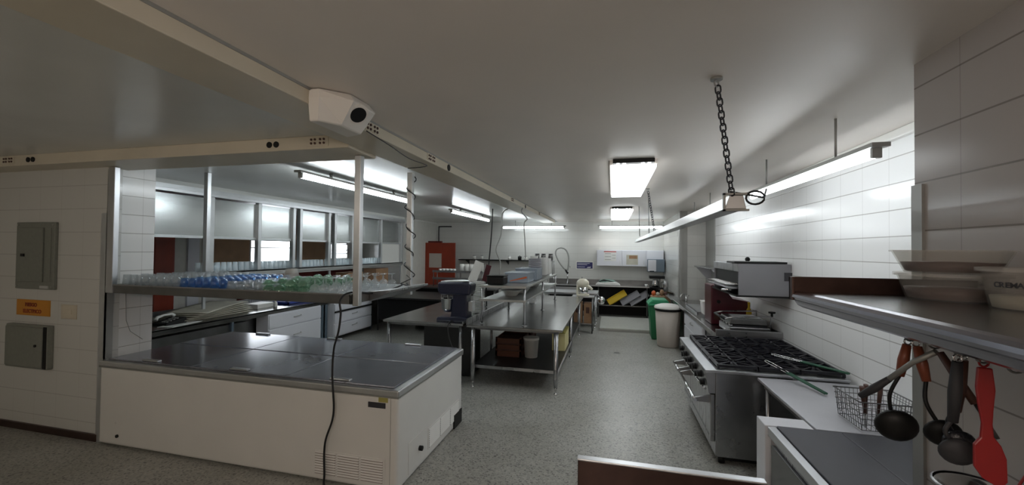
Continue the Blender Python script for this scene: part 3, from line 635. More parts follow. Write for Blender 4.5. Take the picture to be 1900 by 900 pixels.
bx(-6.4, -6.1, 5.98, 6.36, 0.90, 0.975).make('carton_body', 'whitep', nb, 0.004); bx(-6.4, -6.1, 5.976, 5.98, 0.955, 0.975).make('carton_flap', 'paper', nb)
bt = thing('white_bottle', 'small white bottle next to the white carton on the hatch counter', 'bottle', (-5.98, 6.25, 0.9))
B().lathe([(0.001, 0.9), (0.032, 0.9), (0.032, 0.985), (0.014, 1.0), (0.014, 1.012), (0.001, 1.012)], (-5.98, 6.25, 0), 16).make('bottle_body', 'whitep', bt)
B().cyl((-5.98, 6.25, 1.01), (-5.98, 6.25, 1.035), 0.017, n=14).make('cap', 'whitep', bt)
bl = thing('blue_tray', 'blue plastic tray lying on the hatch counter behind the white bottle', 'tray', (-6.2, 7.0, 0.9))
B().box(-6.38, -6.02, 6.6, 7.4, 0.90, 0.91).box(-6.38, -6.36, 6.6, 7.4, 0.9, 0.95).box(-6.04, -6.02, 6.6, 7.4, 0.9, 0.95).box(-6.38, -6.02, 6.6, 6.62, 0.9, 0.95).box(-6.38, -6.02, 7.38, 7.4, 0.9, 0.95).make('tray_body', 'blue', bl)
bc = thing('cardboard_carton', 'brown cardboard carton on the hatch counter near the far ledge leg', 'box', (-6.3, 8.3, 0.9))
bx(-6.5, -6.15, 8.6, 9.2, 0.9, 1.40).make('carton_body', 'cardboard', bc, 0.003); bx(-6.34, -6.31, 8.6, 9.2, 1.40, 1.402).make('tape', 'binw', bc)
bc2 = thing('cardboard_carton', 'lighter brown cardboard carton at the far end of the hatch counter', 'box', (-6.3, 10.0, 0.9))
bx(-6.5, -6.12, 9.75, 10.35, 0.9, 1.45).make('carton_body', 'cardboard', bc2, 0.003); bx(-6.33, -6.29, 9.75, 10.35, 1.45, 1.452).make('tape', 'binw', bc2)

# ================================================================ tables in the middle
def bullet_leg(parent, x, y, z1, z0=0.0, r=0.026, m_='steel'):
    l = B().lathe([(0.001, 0.09), (r * 0.75, 0.09), (r, 0.22), (r, z1 - z0), (0.001, z1 - z0)], (x, y, z0), 16).make('leg', m_, parent)
    B().lathe([(0.001, 0), (0.028, 0), (0.028, 0.012), (0.013, 0.02), (0.013, 0.05), (0.021, 0.07), (0.023, 0.10), (0.001, 0.10)], (x, y, z0), 14).make('foot', 'chrome', l)
T = thing('work_table', 'big steel work table with a lower shelf in the middle of the kitchen', 'table', (-1.36, 7.7, 0))
B().box(-2.05, -0.66, 5.62, 9.85, 0.865, 0.90).make('tabletop', 'steeltop', T, 0.008)
bx(-2.05, -2.03, 5.62, 9.85, 0.90, 0.985).make('side_upstand', 'steel', T, 0.003)
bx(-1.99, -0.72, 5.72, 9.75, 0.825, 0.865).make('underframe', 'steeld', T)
bx(-1.98, -0.74, 5.735, 9.74, 0.28, 0.306).make('lower_shelf', 'shade', T)  # deck darkened in its colour, standing in for shade under the tabletop
B().box(-1.99, -0.73, 5.72, 5.735, 0.265, 0.31).box(-0.74, -0.725, 5.72, 9.75, 0.265, 0.31).make('shelf_lip', 'steel', T, 0.004)
for x in (-1.96, -0.75):
    for y in (5.67, 7.72, 9.75): bullet_leg(T, x, y, 0.865, r=0.033)
R_ = thing('over_shelf', 'two-tier steel rack standing on the middle work table', 'shelf', (-1.55, 7.4, 0.9))
for z in (1.245, 1.445):
    B().box(-1.88, -1.22, 5.78, 9.1, z, z + 0.02).box(-1.23, -1.20, 5.77, 9.11, z - 0.008, z + 0.026).box(-1.9, -1.20, 5.76, 5.79, z - 0.008, z + 0.026).make('tier', 'ledge', R_, 0.004)
for x in (-1.87, -1.23):
    for y in (5.80, 7.4, 9.07):
        p = B().cyl((x, y, 0.9), (x, y, 1.46), 0.016).make('upright', 'steel', R_); B().cyl((x, y, 0.9), (x, y, 0.91), 0.035, n=14).make('foot_plate', 'steel', p)
T2 = thing('left_work_table', 'plain steel work table left of the middle table with the navy mixer on its corner', 'table', (-2.8, 7.5, 0))
bx(-3.44, -2.12, 5.68, 9.2, 0.865, 0.90).make('tabletop', 'steeltop', T2, 0.008)
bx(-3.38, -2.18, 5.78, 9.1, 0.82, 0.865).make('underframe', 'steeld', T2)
bx(-2.135, -2.115, 5.68, 9.2, 0.90, 0.93).make('side_upstand', 'steel', T2, 0.003)
for x in (-3.38, -2.2):
    for y in (5.78, 7.4, 9.1): bullet_leg(T2, x, y, 0.865)
bx(-2.95, -2.15, 6.1, 6.6, 0.0, 0.80).make('side_cabinet', 'shade', T2, 0.01)
# navy planetary mixer, seen from its side
mx_ = thing('planetary_mixer', 'navy blue planetary mixer on the right front corner of the left work table', 'mixer', (-2.32, 5.95, 0.9))
X0 = -2.32
B().prism([(-2.62, 0.90), (-2.10, 0.90), (-2.10, 0.955), (-2.25, 0.975), (-2.60, 0.955)], 'y', 5.82, 6.10).make('base', 'navy', mx_, 0.015)
B().prism([(-2.40, 0.95), (-2.12, 0.95), (-2.14, 1.25), (-2.10, 1.44), (-2.38, 1.44), (-2.36, 1.25)], 'y', 5.85, 6.07).make('column', 'navy', mx_, 0.02)
B().prism([(-2.60, 1.36), (-2.56, 1.30), (-2.08, 1.30), (-2.06, 1.47), (-2.20, 1.50), (-2.60, 1.49)], 'y', 5.82, 6.10).make('head', 'navy', mx_, 0.03, seg=3)
B().prism([(-2.57, 1.49), (-2.20, 1.50), (-2.14, 1.515), (-2.30, 1.52), (-2.56, 1.505)], 'y', 5.86, 6.06).make('top_plate', 'alu', mx_, 0.005)
B().lathe([(0.001, 1.03), (0.07, 1.03), (0.10, 1.08), (0.115, 1.23), (0.12, 1.235), (0.11, 1.235), (0.095, 1.08), (0.001, 1.04)], (-2.47, 5.95, 0), 22).make('bowl', 'chrome', mx_)
B().cyl((-2.47, 5.95, 1.05), (-2.47, 5.95, 1.31), 0.015).make('beater_shaft', 'steel', mx_)
wg = B()
for k in range(10):
    a = PI * 2 * k / 10; wg.tube([(-2.47 + 0.12 * math.cos(a), 5.95 + 0.12 * math.sin(a), 1.23), (-2.47 + 0.10 * math.cos(a), 5.95 + 0.10 * math.sin(a), 1.31)], 0.003, 5)
wg.make('bowl_guard', 'chrome', mx_)
bx(-2.13, -2.06, 5.90, 6.02, 1.05, 1.20).make('switch_box', 'alu', mx_, 0.006)
B().tube([(-2.06, 5.95, 1.34), (-2.02, 5.95, 1.34)], 0.016).make('speed_knob', 'alu', mx_)
solo(B().tube(smooth([(-2.35, 5.86, 0.92), (-2.34, 5.66, 0.90), (-2.33, 5.62, 0.78), (-2.27, 5.60, 0.60), (-2.18, 5.58, 0.48), (-2.15, 5.58, 0.30), (-2.14, 5.57, 0.05)]), 0.009, 8).make('black_flex', 'rubber'), 'black cord hanging from the navy mixer over the table edge', 'cord')
# stack of plates behind the mixer
P0 = solo(B().lathe([(0.001, 0), (0.06, 0), (0.105, 0.013), (0.105, 0.017), (0.06, 0.006), (0.001, 0.006)], (0, 0, 0), 22).make('dinner_plate', 'porcelain'), 'white dinner plate in the stack behind the navy mixer', 'plate', 'plates stacked behind the navy mixer')
for k in range(24):
    o = P0 if k == 0 else P0.copy()
    if k: COL.objects.link(o)
    o.location = (-2.24, 6.75, 0.903 + k * 0.0225)
sb = thing('price_board', 'white board leaning back behind the stack of plates', 'board', (-2.48, 7.3, 0.9))
mtx = Matrix.Translation((-2.48, 7.3, 1.60)) @ Matrix.Rotation(math.radians(22), 4, 'Y') 
B().box(-0.085, 0.085, -0.012, 0.012, -0.22, 0.18, mtx).make('board_panel', 'whitep', sb, 0.003)
B().tube([(-2.50, 7.33, 1.45), (-2.46, 7.45, 0.91)], 0.012).make('stand', 'black', sb); bx(-2.60, -2.36, 7.3, 7.55, 0.9, 0.915).make('stand_base', 'black', sb)
sb2 = thing('maroon_folder', 'maroon folder leaning against the back of the white board', 'folder', (-2.32, 7.5, 0.9))
mtx = Matrix.Translation((-2.32, 7.42, 1.51)) @ Matrix.Rotation(math.radians(16), 4, 'Y')
B().box(-0.05, 0.05, -0.01, 0.01, -0.12, 0.20, mtx).make('cover', 'maroon', sb2); B().tube([(-2.33, 7.45, 1.42), (-2.33, 7.5, 0.91)], 0.012).make('stand', 'black', sb2)
# on the top tier
TZ = 1.471
bb = thing('black_container', 'black lidded container at the near end of the top tier', 'container', (-1.70, 5.98, TZ))
bx(-1.83, -1.56, 5.86, 6.12, TZ, TZ + 0.13).make('container_body', 'black', bb, 0.03, seg=4); bx(-1.835, -1.555, 5.855, 6.125, TZ + 0.125, TZ + 0.14).make('lid', 'black', bb, 0.006)
def crate(nm, label, x0, x1, y0, y1, z0, h, m_='crate', band=None):
    t = thing(nm, label, 'container', ((x0 + x1) / 2, (y0 + y1) / 2, z0)); b = B(); q = 0.006
    b.box(x0, x1, y0, y1, z0, z0 + q).box(x0, x0 + q, y0, y1, z0, z0 + h).box(x1 - q, x1, y0, y1, z0, z0 + h).box(x0, x1, y0, y0 + q, z0, z0 + h).box(x0, x1, y1 - q, y1, z0, z0 + h)
    b.make('container_body', m_, t); bx(x0 - 0.012, x1 + 0.012, y0 - 0.012, y1 + 0.012, z0 + h - 0.02, z0 + h).make('lid', 'crate', t, 0.004)
    if band: band(t)
    return t
def band1(t):
    B().add([(-1.60, 6.388, TZ + 0.02), (-1.32, 6.388, TZ + 0.075), (-1.32, 6.388, TZ + 0.105), (-1.60, 6.388, TZ + 0.03)], [(0, 1, 2, 3)]).make('orange_stripe', 'orange', t)
crate('storage_box', 'clear plastic box with an orange stripe on the top tier', -1.68, -1.31, 6.40, 6.95, TZ, 0.16, band=band1)
crate('storage_box', 'clear plastic box directly behind the orange-striped box', -1.66, -1.28, 7.05, 7.6, TZ, 0.2)
L0 = solo(B().lathe([(0.001, 0.0), (0.12, 0.0), (0.125, 0.006), (0.125, 0.03), (0.12, 0.03), (0.118, 0.008), (0.001, 0.006)], (0, 0, 0), 20).make('serving_tray', 'greyp'), 'round grey tray in the tall stack on the top tier', 'tray', 'round trays stacked on the top tier')
for k in range(11):
    o = L0 if k == 0 else L0.copy()
    if k: COL.objects.link(o)
    o.location = (-1.47, 7.9, TZ + k * 0.033)
W0 = solo(B().lathe([(0.001, 0), (0.05, 0), (0.09, 0.045), (0.086, 0.045), (0.048, 0.006), (0.001, 0.006)], (0, 0, 0), 18).make('soup_bowl', 'porcelain'), 'white bowl in the stack at the far end of the top tier', 'bowl', 'white bowls stacked on the top tier')
first = True
for (x, y, n) in ((-1.36, 8.3, 16), (-1.34, 8.6, 15), (-1.58, 8.4, 17)):
    for k in range(n):
        o = W0 if first else W0.copy()
        if not first: COL.objects.link(o)
        first = False; o.location = (x, y, TZ + k * 0.022)
mg = thing('steel_jar', 'short steel jar on top of the far end of the rack, leftmost of three', 'jar', (0, 0, 0))
B().lathe([(0.001, 0), (0.05, 0), (0.05, 0.12), (0.045, 0.13), (0.001, 0.13)], (0, 0, 0), 16).make('jar_body', 'steeld', mg); B().cyl((0, 0, 0.13), (0, 0, 0.145), 0.048, n=16).make('jar_lid', 'black', mg)
mg.location = (-1.60, 8.85, TZ + 0.30)
dup(mg, (-1.46, 8.85, TZ + 0.30), label='short steel jar on top of the far end of the rack, middle of three'); dup(mg, (-1.31, 8.9, TZ + 0.30), label='short steel jar on top of the far end of the rack, rightmost of three')
rs_ = thing('steel_riser', 'small steel riser carrying three dark jars at the far end of the rack', 'riser', (-1.5, 8.88, TZ))
bx(-1.72, -1.24, 8.76, 9.02, TZ + 0.285, TZ + 0.30).make('riser_top', 'steel', rs_, 0.003)
for x in (-1.71, -1.25):
    for y in (8.77, 9.01): B().cyl((x, y, TZ), (x, y, TZ + 0.285), 0.01).make('leg', 'steel', rs_)
# on the lower tier and the table
W1 = thing('mixing_bowl', 'wide pale mixing bowl on the lower tier, nearest the camera', 'bowl', (0, 0, 0))
B().lathe([(0.001, 0), (0.09, 0), (0.16, 0.09), (0.165, 0.09), (0.155, 0.085), (0.085, 0.008), (0.001, 0.008)], (0, 0, 0), 22).make('bowl_body', 'whitep', W1); B().lathe([(0.158, 0.086), (0.17, 0.086), (0.17, 0.094), (0.158, 0.094)], (0, 0, 0), 22).make('rim', 'alu', W1)
W1.location = (-1.55, 6.3, 1.271)
for (y, lb) in ((6.75, 'wide pale mixing bowl on the lower tier, second from the near end'), (7.8, 'wide pale mixing bowl on the lower tier, beyond the middle upright')):
    dup(W1, (-1.5, y, 1.271), label=lb)
PP0 = W0.copy(); COL.objects.link(PP0); PP0['label'] = 'white bowl in the stack on the table under the rack'; PP0['group'] = 'white bowls under the rack'; PP0.location = (-1.6, 8.3, 0.901)
for k in range(1, 10):
    o = PP0.copy(); COL.objects.link(o); o.location = (-1.6, 8.3, 0.901 + k * 0.024)
# on the lower shelf
def ocrate(label, x0, x1, y0, y1, z0, h, m_):
    t = thing('crate', label, 'crate', ((x0 + x1) / 2, (y0 + y1) / 2, z0)); b = B(); q = 0.012
    b.box(x0, x1, y0, y1, z0, z0 + q)
    for k in range(3):
        a = z0 + h * (0.05 + 0.33 * k); c = a + h * 0.24
        b.box(x0, x0 + q, y0, y1, a, c).box(x1 - q, x1, y0, y1, a, c).box(x0, x1, y0, y0 + q, a, c).box(x0, x1, y1 - q, y1, a, c)
    for x in (x0, x1 - 0.03):
        for y in (y0, y1 - 0.03): b.box(x, x + 0.03, y, y + 0.03, z0, z0 + h)
    b.make('crate_body', m_, t); bx(x0 + 0.02, x1 - 0.02, y0 + 0.02, y1 - 0.02, z0 + 0.02, z0 + h * 0.8).make('contents', 'wooddk', t); return t
ocrate('rust-brown slatted crate on the lower shelf of the middle table', -1.80, -1.38, 6.3, 6.9, 0.306, 0.30, 'rust')
ocrate('dark red crate behind the rust-brown crate on the lower shelf', -1.80, -1.38, 7.05, 7.6, 0.306, 0.30, 'dred')
tb = thing('white_tub', 'white plastic tub right of the rust-brown crate on the lower shelf', 'tub', (-1.24, 6.4, 0.306))
B().lathe([(0.001, 0.306), (0.10, 0.306), (0.12, 0.58), (0.125, 0.58), (0.125, 0.60), (0.001, 0.60)], (-1.24, 6.4, 0), 20).make('tub_body', 'whitep', tb); B().cyl((-1.24, 6.4, 0.60), (-1.24, 6.4, 0.615), 0.128, n=20).make('lid', 'whitep', tb)
yb = thing('yellow_box', 'pale yellow box on the lower shelf at the right edge of the middle table', 'box', (-0.85, 7.2, 0.306))
bx(-0.98, -0.76, 6.9, 7.5, 0.306, 0.60).make('box_body', 'lemon', yb, 0.004); bx(-0.985, -0.755, 6.89, 7.51, 0.60, 0.615).make('lid', 'custard', yb)
# mixer stand and white mixer
ms = thing('mixer_stand', 'small steel trolley with a lower shelf beyond the middle table', 'trolley', (-0.62, 10.2, 0))
bx(-0.95, -0.42, 10.0, 10.40, 0.86, 0.885).make('top', 'steell', ms, 0.004); bx(-0.93, -0.44, 10.02, 10.38, 0.22, 0.24).make('lower_shelf', 'steel', ms)
for x in (-0.92, -0.46):
    for y in (10.03, 10.36):
        l = B().cyl((x, y, 0.07), (x, y, 0.86), 0.016).make('leg', 'steeld', ms); B().cyl((x - 0.012, y, 0.035), (x + 0.012, y, 0.035), 0.035, n=14).make('caster', 'black', l)
wm = thing('stand_mixer', 'cream domed stand mixer on the small trolley', 'mixer', (-0.68, 10.2, 0.885))
B().ball((-0.70, 10.2, 1.19), 0.155, 16, (1.0, 0.7, 0.78)).make('head', 'cream', wm)
B().tube([(-0.60, 10.2, 1.13), (-0.50, 10.2, 1.07), (-0.47, 10.2, 1.04)], [0.05, 0.035, 0.03], 12).make('spout', 'cream', wm)
B().lathe([(0.001, 0.93), (0.08, 0.93), (0.11, 0.98), (0.12, 1.10), (0.115, 1.10), (0.10, 0.98), (0.001, 0.94)], (-0.68, 10.2, 0), 20).make('bowl', 'chrome', wm)
bx(-0.84, -0.54, 10.1, 10.3, 0.885, 0.93).make('base', 'cream', wm, 0.015); bx(-0.85, -0.80, 10.13, 10.27, 0.9, 1.15).make('column', 'cream', wm, 0.015)
B().cyl((-0.72, 10.2, 1.30), (-0.72, 10.2, 1.35), 0.012).make('top_knob', 'steeld', wm)
for i, (x0, x1, h, m_, lb) in enumerate(((-0.90, -0.70, 0.50, 'cardboard', 'brown carton standing on the trolley shelf, left of the two'), (-0.66, -0.48, 0.48, 'cardboard', 'brown carton standing on the trolley shelf, right of the two'))):
    t = thing('carton', lb, 'box', ((x0 + x1) / 2, 10.2, 0.24)); bx(x0, x1, 10.06, 10.34, 0.24, 0.24 + h).make('carton_body', m_, t, 0.004)
    bx(x0 + 0.05, x1 - 0.05, 10.055, 10.06, 0.24 + h * 0.5, 0.24 + h * 0.8).make('print', 'wooddk', t)
T3 = thing('rear_table', 'steel table behind the trolley near the back counter', 'table', (-1.1, 11.1, 0))
bx(-1.95, -0.36, 10.75, 11.55, 0.865, 0.90).make('tabletop', 'steell', T3, 0.006); bx(-1.9, -0.4, 10.8, 11.5, 0.3, 0.33).make('lower_shelf', 'steeld', T3)
for x in (-1.9, -0.42):
    for y in (10.8, 11.5): bullet_leg(T3, x, y, 0.865)
pn = thing('steel_pan', 'steel pan hanging handle-first beside the rear table', 'pan', (-0.3, 11.0, 0.72))
B().lathe([(0.001, 0.0), (0.09, 0.0), (0.105, 0.05), (0.10, 0.05), (0.085, 0.006), (0.001, 0.006)], (-0.27, 10.72, 0.72), 20, 'y').make('pan_body', 'chrome', pn); B().tube([(-0.3, 10.74, 0.80), (-0.38, 10.76, 0.88)], 0.01).make('handle', 'steel', pn)

# ================================================================ back wall
FC = thing('back_counter', 'long steel counter along the back wall with a dark open shelf below', 'counter', (-0.4, 12.9, 0))
B().box(-2.0, 1.05, 12.55, YB - 0.01, 0.92, 0.95).make('worktop', 'steeltop', FC, 0.004)
bx(-2.0, 1.05, 12.54, 12.56, 0.925, 0.955).make('front_edge', 'steell', FC)
bx(-2.0, 1.50, YB - 0.03, YB - 0.01, 0.95, 1.08).make('upstand', 'steeld', FC)
bx(-1.95, 1.45, 12.65, 13.25, 0.34, 0.37).make('lower_shelf', 'steeld', FC)
bx(-1.98, 1.5, 13.24, 13.28, 0.0, 0.92).make('back_panel', 'black', FC)
B().prism([(1.05, 12.55), (1.50, 11.0), (1.52, 11.0), (1.52, YB - 0.02), (1.05, YB - 0.02)], 'z', 0.92, 0.95).make('corner_top', 'steeltop', FC)
for x in (-1.9, -0.4, 1.0): B().cyl((x, 12.62, 0.0), (x, 12.62, 0.92), 0.02).make('leg', 'steeld', FC)
SK = thing('sink_basin', 'steel sink basin with a high front under the sprayer', 'sink', (-1.4, 12.5, 0.7))
B().box(-1.95, -0.85, 12.35, 12.37, 0.66, 0.90).box(-1.95, -0.85, 12.35, 12.54, 0.66, 0.68).make('basin', 'steell', SK, 0.004)
bx(-1.4, -1.25, 12.34, 12.35, 0.70, 0.74).make('drain_lever', 'black', SK)
# pre-rinse sprayer
sp = thing('rinse_sprayer', 'tall pre-rinse sprayer with a looping hose over the back sink', 'sprayer', (-1.36, 12.9, 0.95))
B().cyl((-1.36, 12.9, 0.95), (-1.36, 12.9, 1.35), 0.022).make('riser', 'chrome', sp)
hz = smooth([(-1.36, 12.9, 1.35), (-1.33, 12.9, 1.6), (-1.34, 12.9, 1.85), (-1.43, 12.9, 2.02), (-1.58, 12.9, 2.08), (-1.71, 12.9, 2.02), (-1.74, 12.9, 1.88), (-1.66, 12.9, 1.68), (-1.52, 12.9, 1.48), (-1.42, 12.9, 1.38)])
B().tube(hz, 0.022, 8).make('hose', 'guard', sp)
B().tube([(-1.42, 12.9, 1.38), (-1.37, 12.85, 1.30), (-1.33, 12.85, 1.28)], 0.03).make('spray_head', 'black', sp)
B().tube([(-1.36, 12.9, 1.5), (-1.30, 12.9, 1.52), (-1.28, 12.9, 1.46)], 0.014).make('wall_bracket', 'chrome', sp)
fa = thing('sink_faucet', 'low curved faucet left of the sprayer at the back sink', 'faucet', (-1.85, 12.9, 0.95))
B().tube(smooth([(-1.98, 12.9, 0.95), (-1.98, 12.9, 1.12), (-1.90, 12.88, 1.20), (-1.80, 12.86, 1.12), (-1.78, 12.86, 1.02)]), 0.014).make('spout', 'chrome', fa); B().cyl((-1.98, 12.9, 0.95), (-1.98, 12.9, 0.98), 0.03).make('base', 'chrome', fa)
# sign, cabinets
sn = thing('navy_sign', 'small navy blue sign with white lines on the back wall left of the cabinets', 'sign', (-0.85, YB, 1.4))
bx(-1.14, -0.58, YB - 0.008, YB, 1.39, 1.65).make('sign_border', 'whitep', sn); bx(-1.11, -0.61, YB - 0.012, YB - 0.008, 1.42, 1.62).make('sign_board', 'navysign', sn)
for k, (x0, x1, z) in enumerate(((-1.09, -0.70, 1.575), (-1.09, -0.78, 1.53), (-1.09, -0.85, 1.46))): bx(x0, x1, YB - 0.014, YB - 0.012, z, z + 0.015).make('sign_line', 'white', sn)
B().add([(-0.80, YB - 0.015, 1.44), (-0.68, YB - 0.015, 1.44), (-0.66, YB - 0.015, 1.48), (-0.76, YB - 0.015, 1.47)], [(0, 1, 2, 3)]).make('sign_picture', 'white', sn)
wc = thing('wall_cabinet', 'pale blue-grey wall cabinet with posters on its doors, on the back wall', 'cabinet', (0.5, YB, 1.55))
bx(-0.47, 1.50, 13.0, YB, 1.53, 2.02).make('carcass', 'white', wc, 0.004)
for k, (x0, x1) in enumerate(((-0.46, 0.28), (0.30, 0.98), (1.02, 1.49))):
    d = bx(x0, x1, 12.975, 13.0, 1.535, 2.015).make('door', 'white', wc, 0.004)
    bx(x1 - 0.06, x1 - 0.045, 12.955, 12.975, 1.58, 1.70).make('handle', 'alu', d)
p1 = bx(-0.25, 0.12, 12.970, 12.975, 1.68, 1.99).make('poster', 'paper', wc); bx(-0.25, 0.12, 12.968, 12.970, 1.955, 1.985).make('poster_heading', 'pink', p1)
for i in range(5): bx(0.0 if i % 2 else -0.22, 0.10 if i % 2 else -0.04, 12.968, 12.970, 1.72 + 0.045 * i, 1.735 + 0.045 * i).make('poster_line', 'guard', p1)
p2 = bx(0.42, 0.76, 12.970, 12.975, 1.58, 1.88).make('poster', 'beige', wc); bx(0.50, 0.74, 12.968, 12.970, 1.76, 1.86).make('poster_picture', 'cardboard', p2)
dp = thing('towel_dispenser', 'grey box-shaped paper towel dispenser in front of the right wall cabinet', 'dispenser', (1.22, 12.7, 1.37))
bx(1.02, 1.50, 12.72, 12.97, 1.38, 1.76).make('dispenser_body', 'bluegrey', dp, 0.02); bx(1.03, 1.26, 12.70, 12.72, 1.40, 1.74).make('front_cover', 'white', dp, 0.01); bx(1.08, 1.2, 12.695, 12.70, 1.40, 1.42).make('slot', 'black', dp)
# trays on the counter, under the counter
bg = thing('wrapped_trays', 'heap of plastic-wrapped green and white trays on the back counter', 'trays', (-0.1, 12.9, 0.95))
B().prism([(-0.5, 0.95), (0.25, 0.95), (0.22, 1.0), (0.1, 1.06), (-0.45, 1.02)], 'y', 12.7, 13.1).make('lower_tray', 'porcelain', bg, 0.02); B().ball((-0.15, 12.9, 1.06), 0.2, 10, (1.3, 0.8, 0.35)).make('wrapping', 'teal', bg); B().prism([(-0.42, 1.06), (-0.25, 1.12), (-0.1, 1.10), (0.1, 1.04), (-0.1, 1.07), (-0.25, 1.08)], 'y', 12.75, 12.95).make('dark_handle', 'black', bg)
def lean_tray(label, m_, x, rz):
    t = thing('leaning_tray', label, 'tray', (x, 12.75, 0.38)); b = B(); mt = Matrix.Translation((x + 0.2, 12.72, 0.585)) @ Matrix.Rotation(math.radians(-33), 4, 'Y') @ Matrix.Rotation(math.radians(62), 4, 'X')
    b.box(-0.30, 0.30, -0.10, 0.10, 0, 0.012, mt); b.make('tray_base', m_, t, 0.003)
    b = B(); b.box(-0.30, 0.30, -0.10, -0.09, 0, 0.05, mt).box(-0.30, 0.30, 0.09, 0.10, 0, 0.05, mt).box(-0.30, -0.29, -0.1, 0.1, 0, 0.05, mt).box(0.29, 0.30, -0.1, 0.1, 0, 0.05, mt); b.make('tray_rim', m_, t); return t
lean_tray('bright yellow tray leaning on the shelf under the back counter', 'yellowp', -0.05, 0)
lean_tray('grey tray leaning right beside the yellow one under the back counter', 'greyp', 0.33, 0); lean_tray('grey tray farthest right of the leaning trays under the back counter', 'greyp', 0.58, 0)
# coffee things, carton and bins at the right end
cf = thing('coffee_maker', 'dark coffee maker with a steel jug on the right end of the back counter', 'coffee maker', (1.22, 12.3, 0.95))
bx(1.05, 1.42, 12.15, 12.45, 0.95, 0.98).make('base', 'black', cf, 0.008); bx(1.03, 1.44, 12.15, 12.45, 1.22, 1.30).make('top', 'black', cf, 0.01); bx(1.32, 1.42, 12.15, 12.45, 0.98, 1.22).make('column', 'guard', cf)
B().lathe([(0.001, 0.98), (0.085, 0.98), (0.09, 1.08), (0.07, 1.17), (0.072, 1.19), (0.001, 1.19)], (1.19, 12.28, 0), 18).make('jug', 'chrome', cf)
cu = thing('white_cup', 'small white cup left of the coffee maker', 'cup', (0.98, 12.7, 0.95)); B().lathe([(0.001, 0.95), (0.03, 0.95), (0.045, 1.02), (0.04, 1.02), (0.001, 0.96)], (0.98, 12.7, 0), 16).make('cup_body', 'porcelain', cu); B().tube(arc((1.03, 12.7, 0.985), 0.018, -PI / 2, PI / 2, 8, (1, 0, 0), (0, 0, 1)), 0.005, 6).make('handle', 'porcelain', cu)
jg = thing('metal_jug', 'steel jug standing right of the coffee maker', 'jug', (1.42, 11.8, 0.95)); B().lathe([(0.001, 0.95), (0.06, 0.95), (0.065, 1.1), (0.05, 1.2), (0.001, 1.2)], (1.42, 11.8, 0), 16).make('jug_body', 'steel', jg); B().tube(smooth([(1.36, 11.8, 1.17), (1.30, 11.8, 1.14), (1.31, 11.8, 1.02), (1.36, 11.8, 1.0)]), 0.008).make('handle', 'black', jg)
kc = thing('cardboard_carton', 'open brown carton stuffed with packets, behind the green bin', 'box', (1.2, 11.2, 0))
bx(1.0, 1.45, 11.1, 11.6, 0.45, 0.82).make('carton_body', 'cardboard', kc, 0.004); bx(1.0, 1.45, 11.1, 11.6, 0.0, 0.45).make('lower_carton', 'wooddk', kc, 0.004)
for i, (x, h, m_) in enumerate(((1.05, 0.14, 'orange'), (1.15, 0.1, 'beige'), (1.25, 0.17, 'cardboard'), (1.34, 0.12, 'chocolate'))): B().ball((x, 11.2, 0.84 + h / 2), 0.06, 8, (0.9, 1.2, h / 0.12)).make('packet', m_, kc)
gb = thing('green_bin', 'green plastic bin with a green lid behind the beige bin', 'bin', (1.05, 10.0, 0))
B().prism([(0.88, 0.0), (1.22, 0.0), (1.27, 0.78), (0.83, 0.78)], 'y', 9.80, 10.30).make('bin_body', 'greenb', gb, 0.02)
bx(0.80, 1.29, 9.76, 10.34, 0.76, 0.81).make('rim', 'greenl', gb, 0.015); B().prism([(0.81, 0.81), (1.28, 0.81), (1.21, 0.90), (0.90, 0.90)], 'y', 9.78, 10.32).make('lid', 'greenl', gb, 0.02)
wb = thing('beige_bin', 'round beige bin with a white lid on the floor beside the right counter', 'bin', (1.12, 9.15, 0))
B().lathe([(0.001, 0.0), (0.20, 0.0), (0.215, 0.03), (0.255, 0.76), (0.001, 0.76)], (1.15, 9.2, 0), 32).make('bin_body', 'binw', wb)
B().lathe([(0.262, 0.75), (0.268, 0.755), (0.268, 0.80), (0.262, 0.805)], (1.15, 9.2, 0), 32).make('bag_rim', 'black', wb); B().lathe([(0.275, 0.80), (0.278, 0.815), (0.265, 0.85), (0.16, 0.885), (0.001, 0.89)], (1.15, 9.2, 0), 32).make('lid', 'whitep', wb)
# red door at the back left
rd = thing('red_door', 'open reddish door with a small window panel at the far left of the back wall', 'door', (-5.7, 12.8, 0))
B().box(-6.42, -6.34, 12.70, 12.80, 0, 2.26).box(-6.42, -5.55, 12.70, 12.80, 2.20, 2.26).make('door_frame', 'dred', rd, 0.004)
B().box(-6.30, -5.90, 12.5, 12.55, 0.0, 2.2).box(-5.45, -4.98, 12.5, 12.55, 0.0, 2.2).box(-5.90, -5.45, 12.5, 12.55, 1.85, 2.2).box(-5.90, -5.45, 12.5, 12.55, 0.0, 1.38).make('door_leaf', 'red', rd, 0.004)
bx(-5.90, -5.45, 12.52, 12.53, 1.38, 1.85).make('door_pane', 'binw', rd); bx(-6.28, -6.02, 12.49, 12.5, 2.16, 2.185).make('maker_strip', 'cardboard', rd)
B().tube([(-6.22, 12.5, 1.02), (-6.22, 12.45, 1.02), (-6.12, 12.45, 1.02)], 0.012).make('door_handle', 'guard', rd)
struct(bx(-6.1, -5.86, 10.96, 11.3, 0, HC).make('wall_column', 'whitep'))
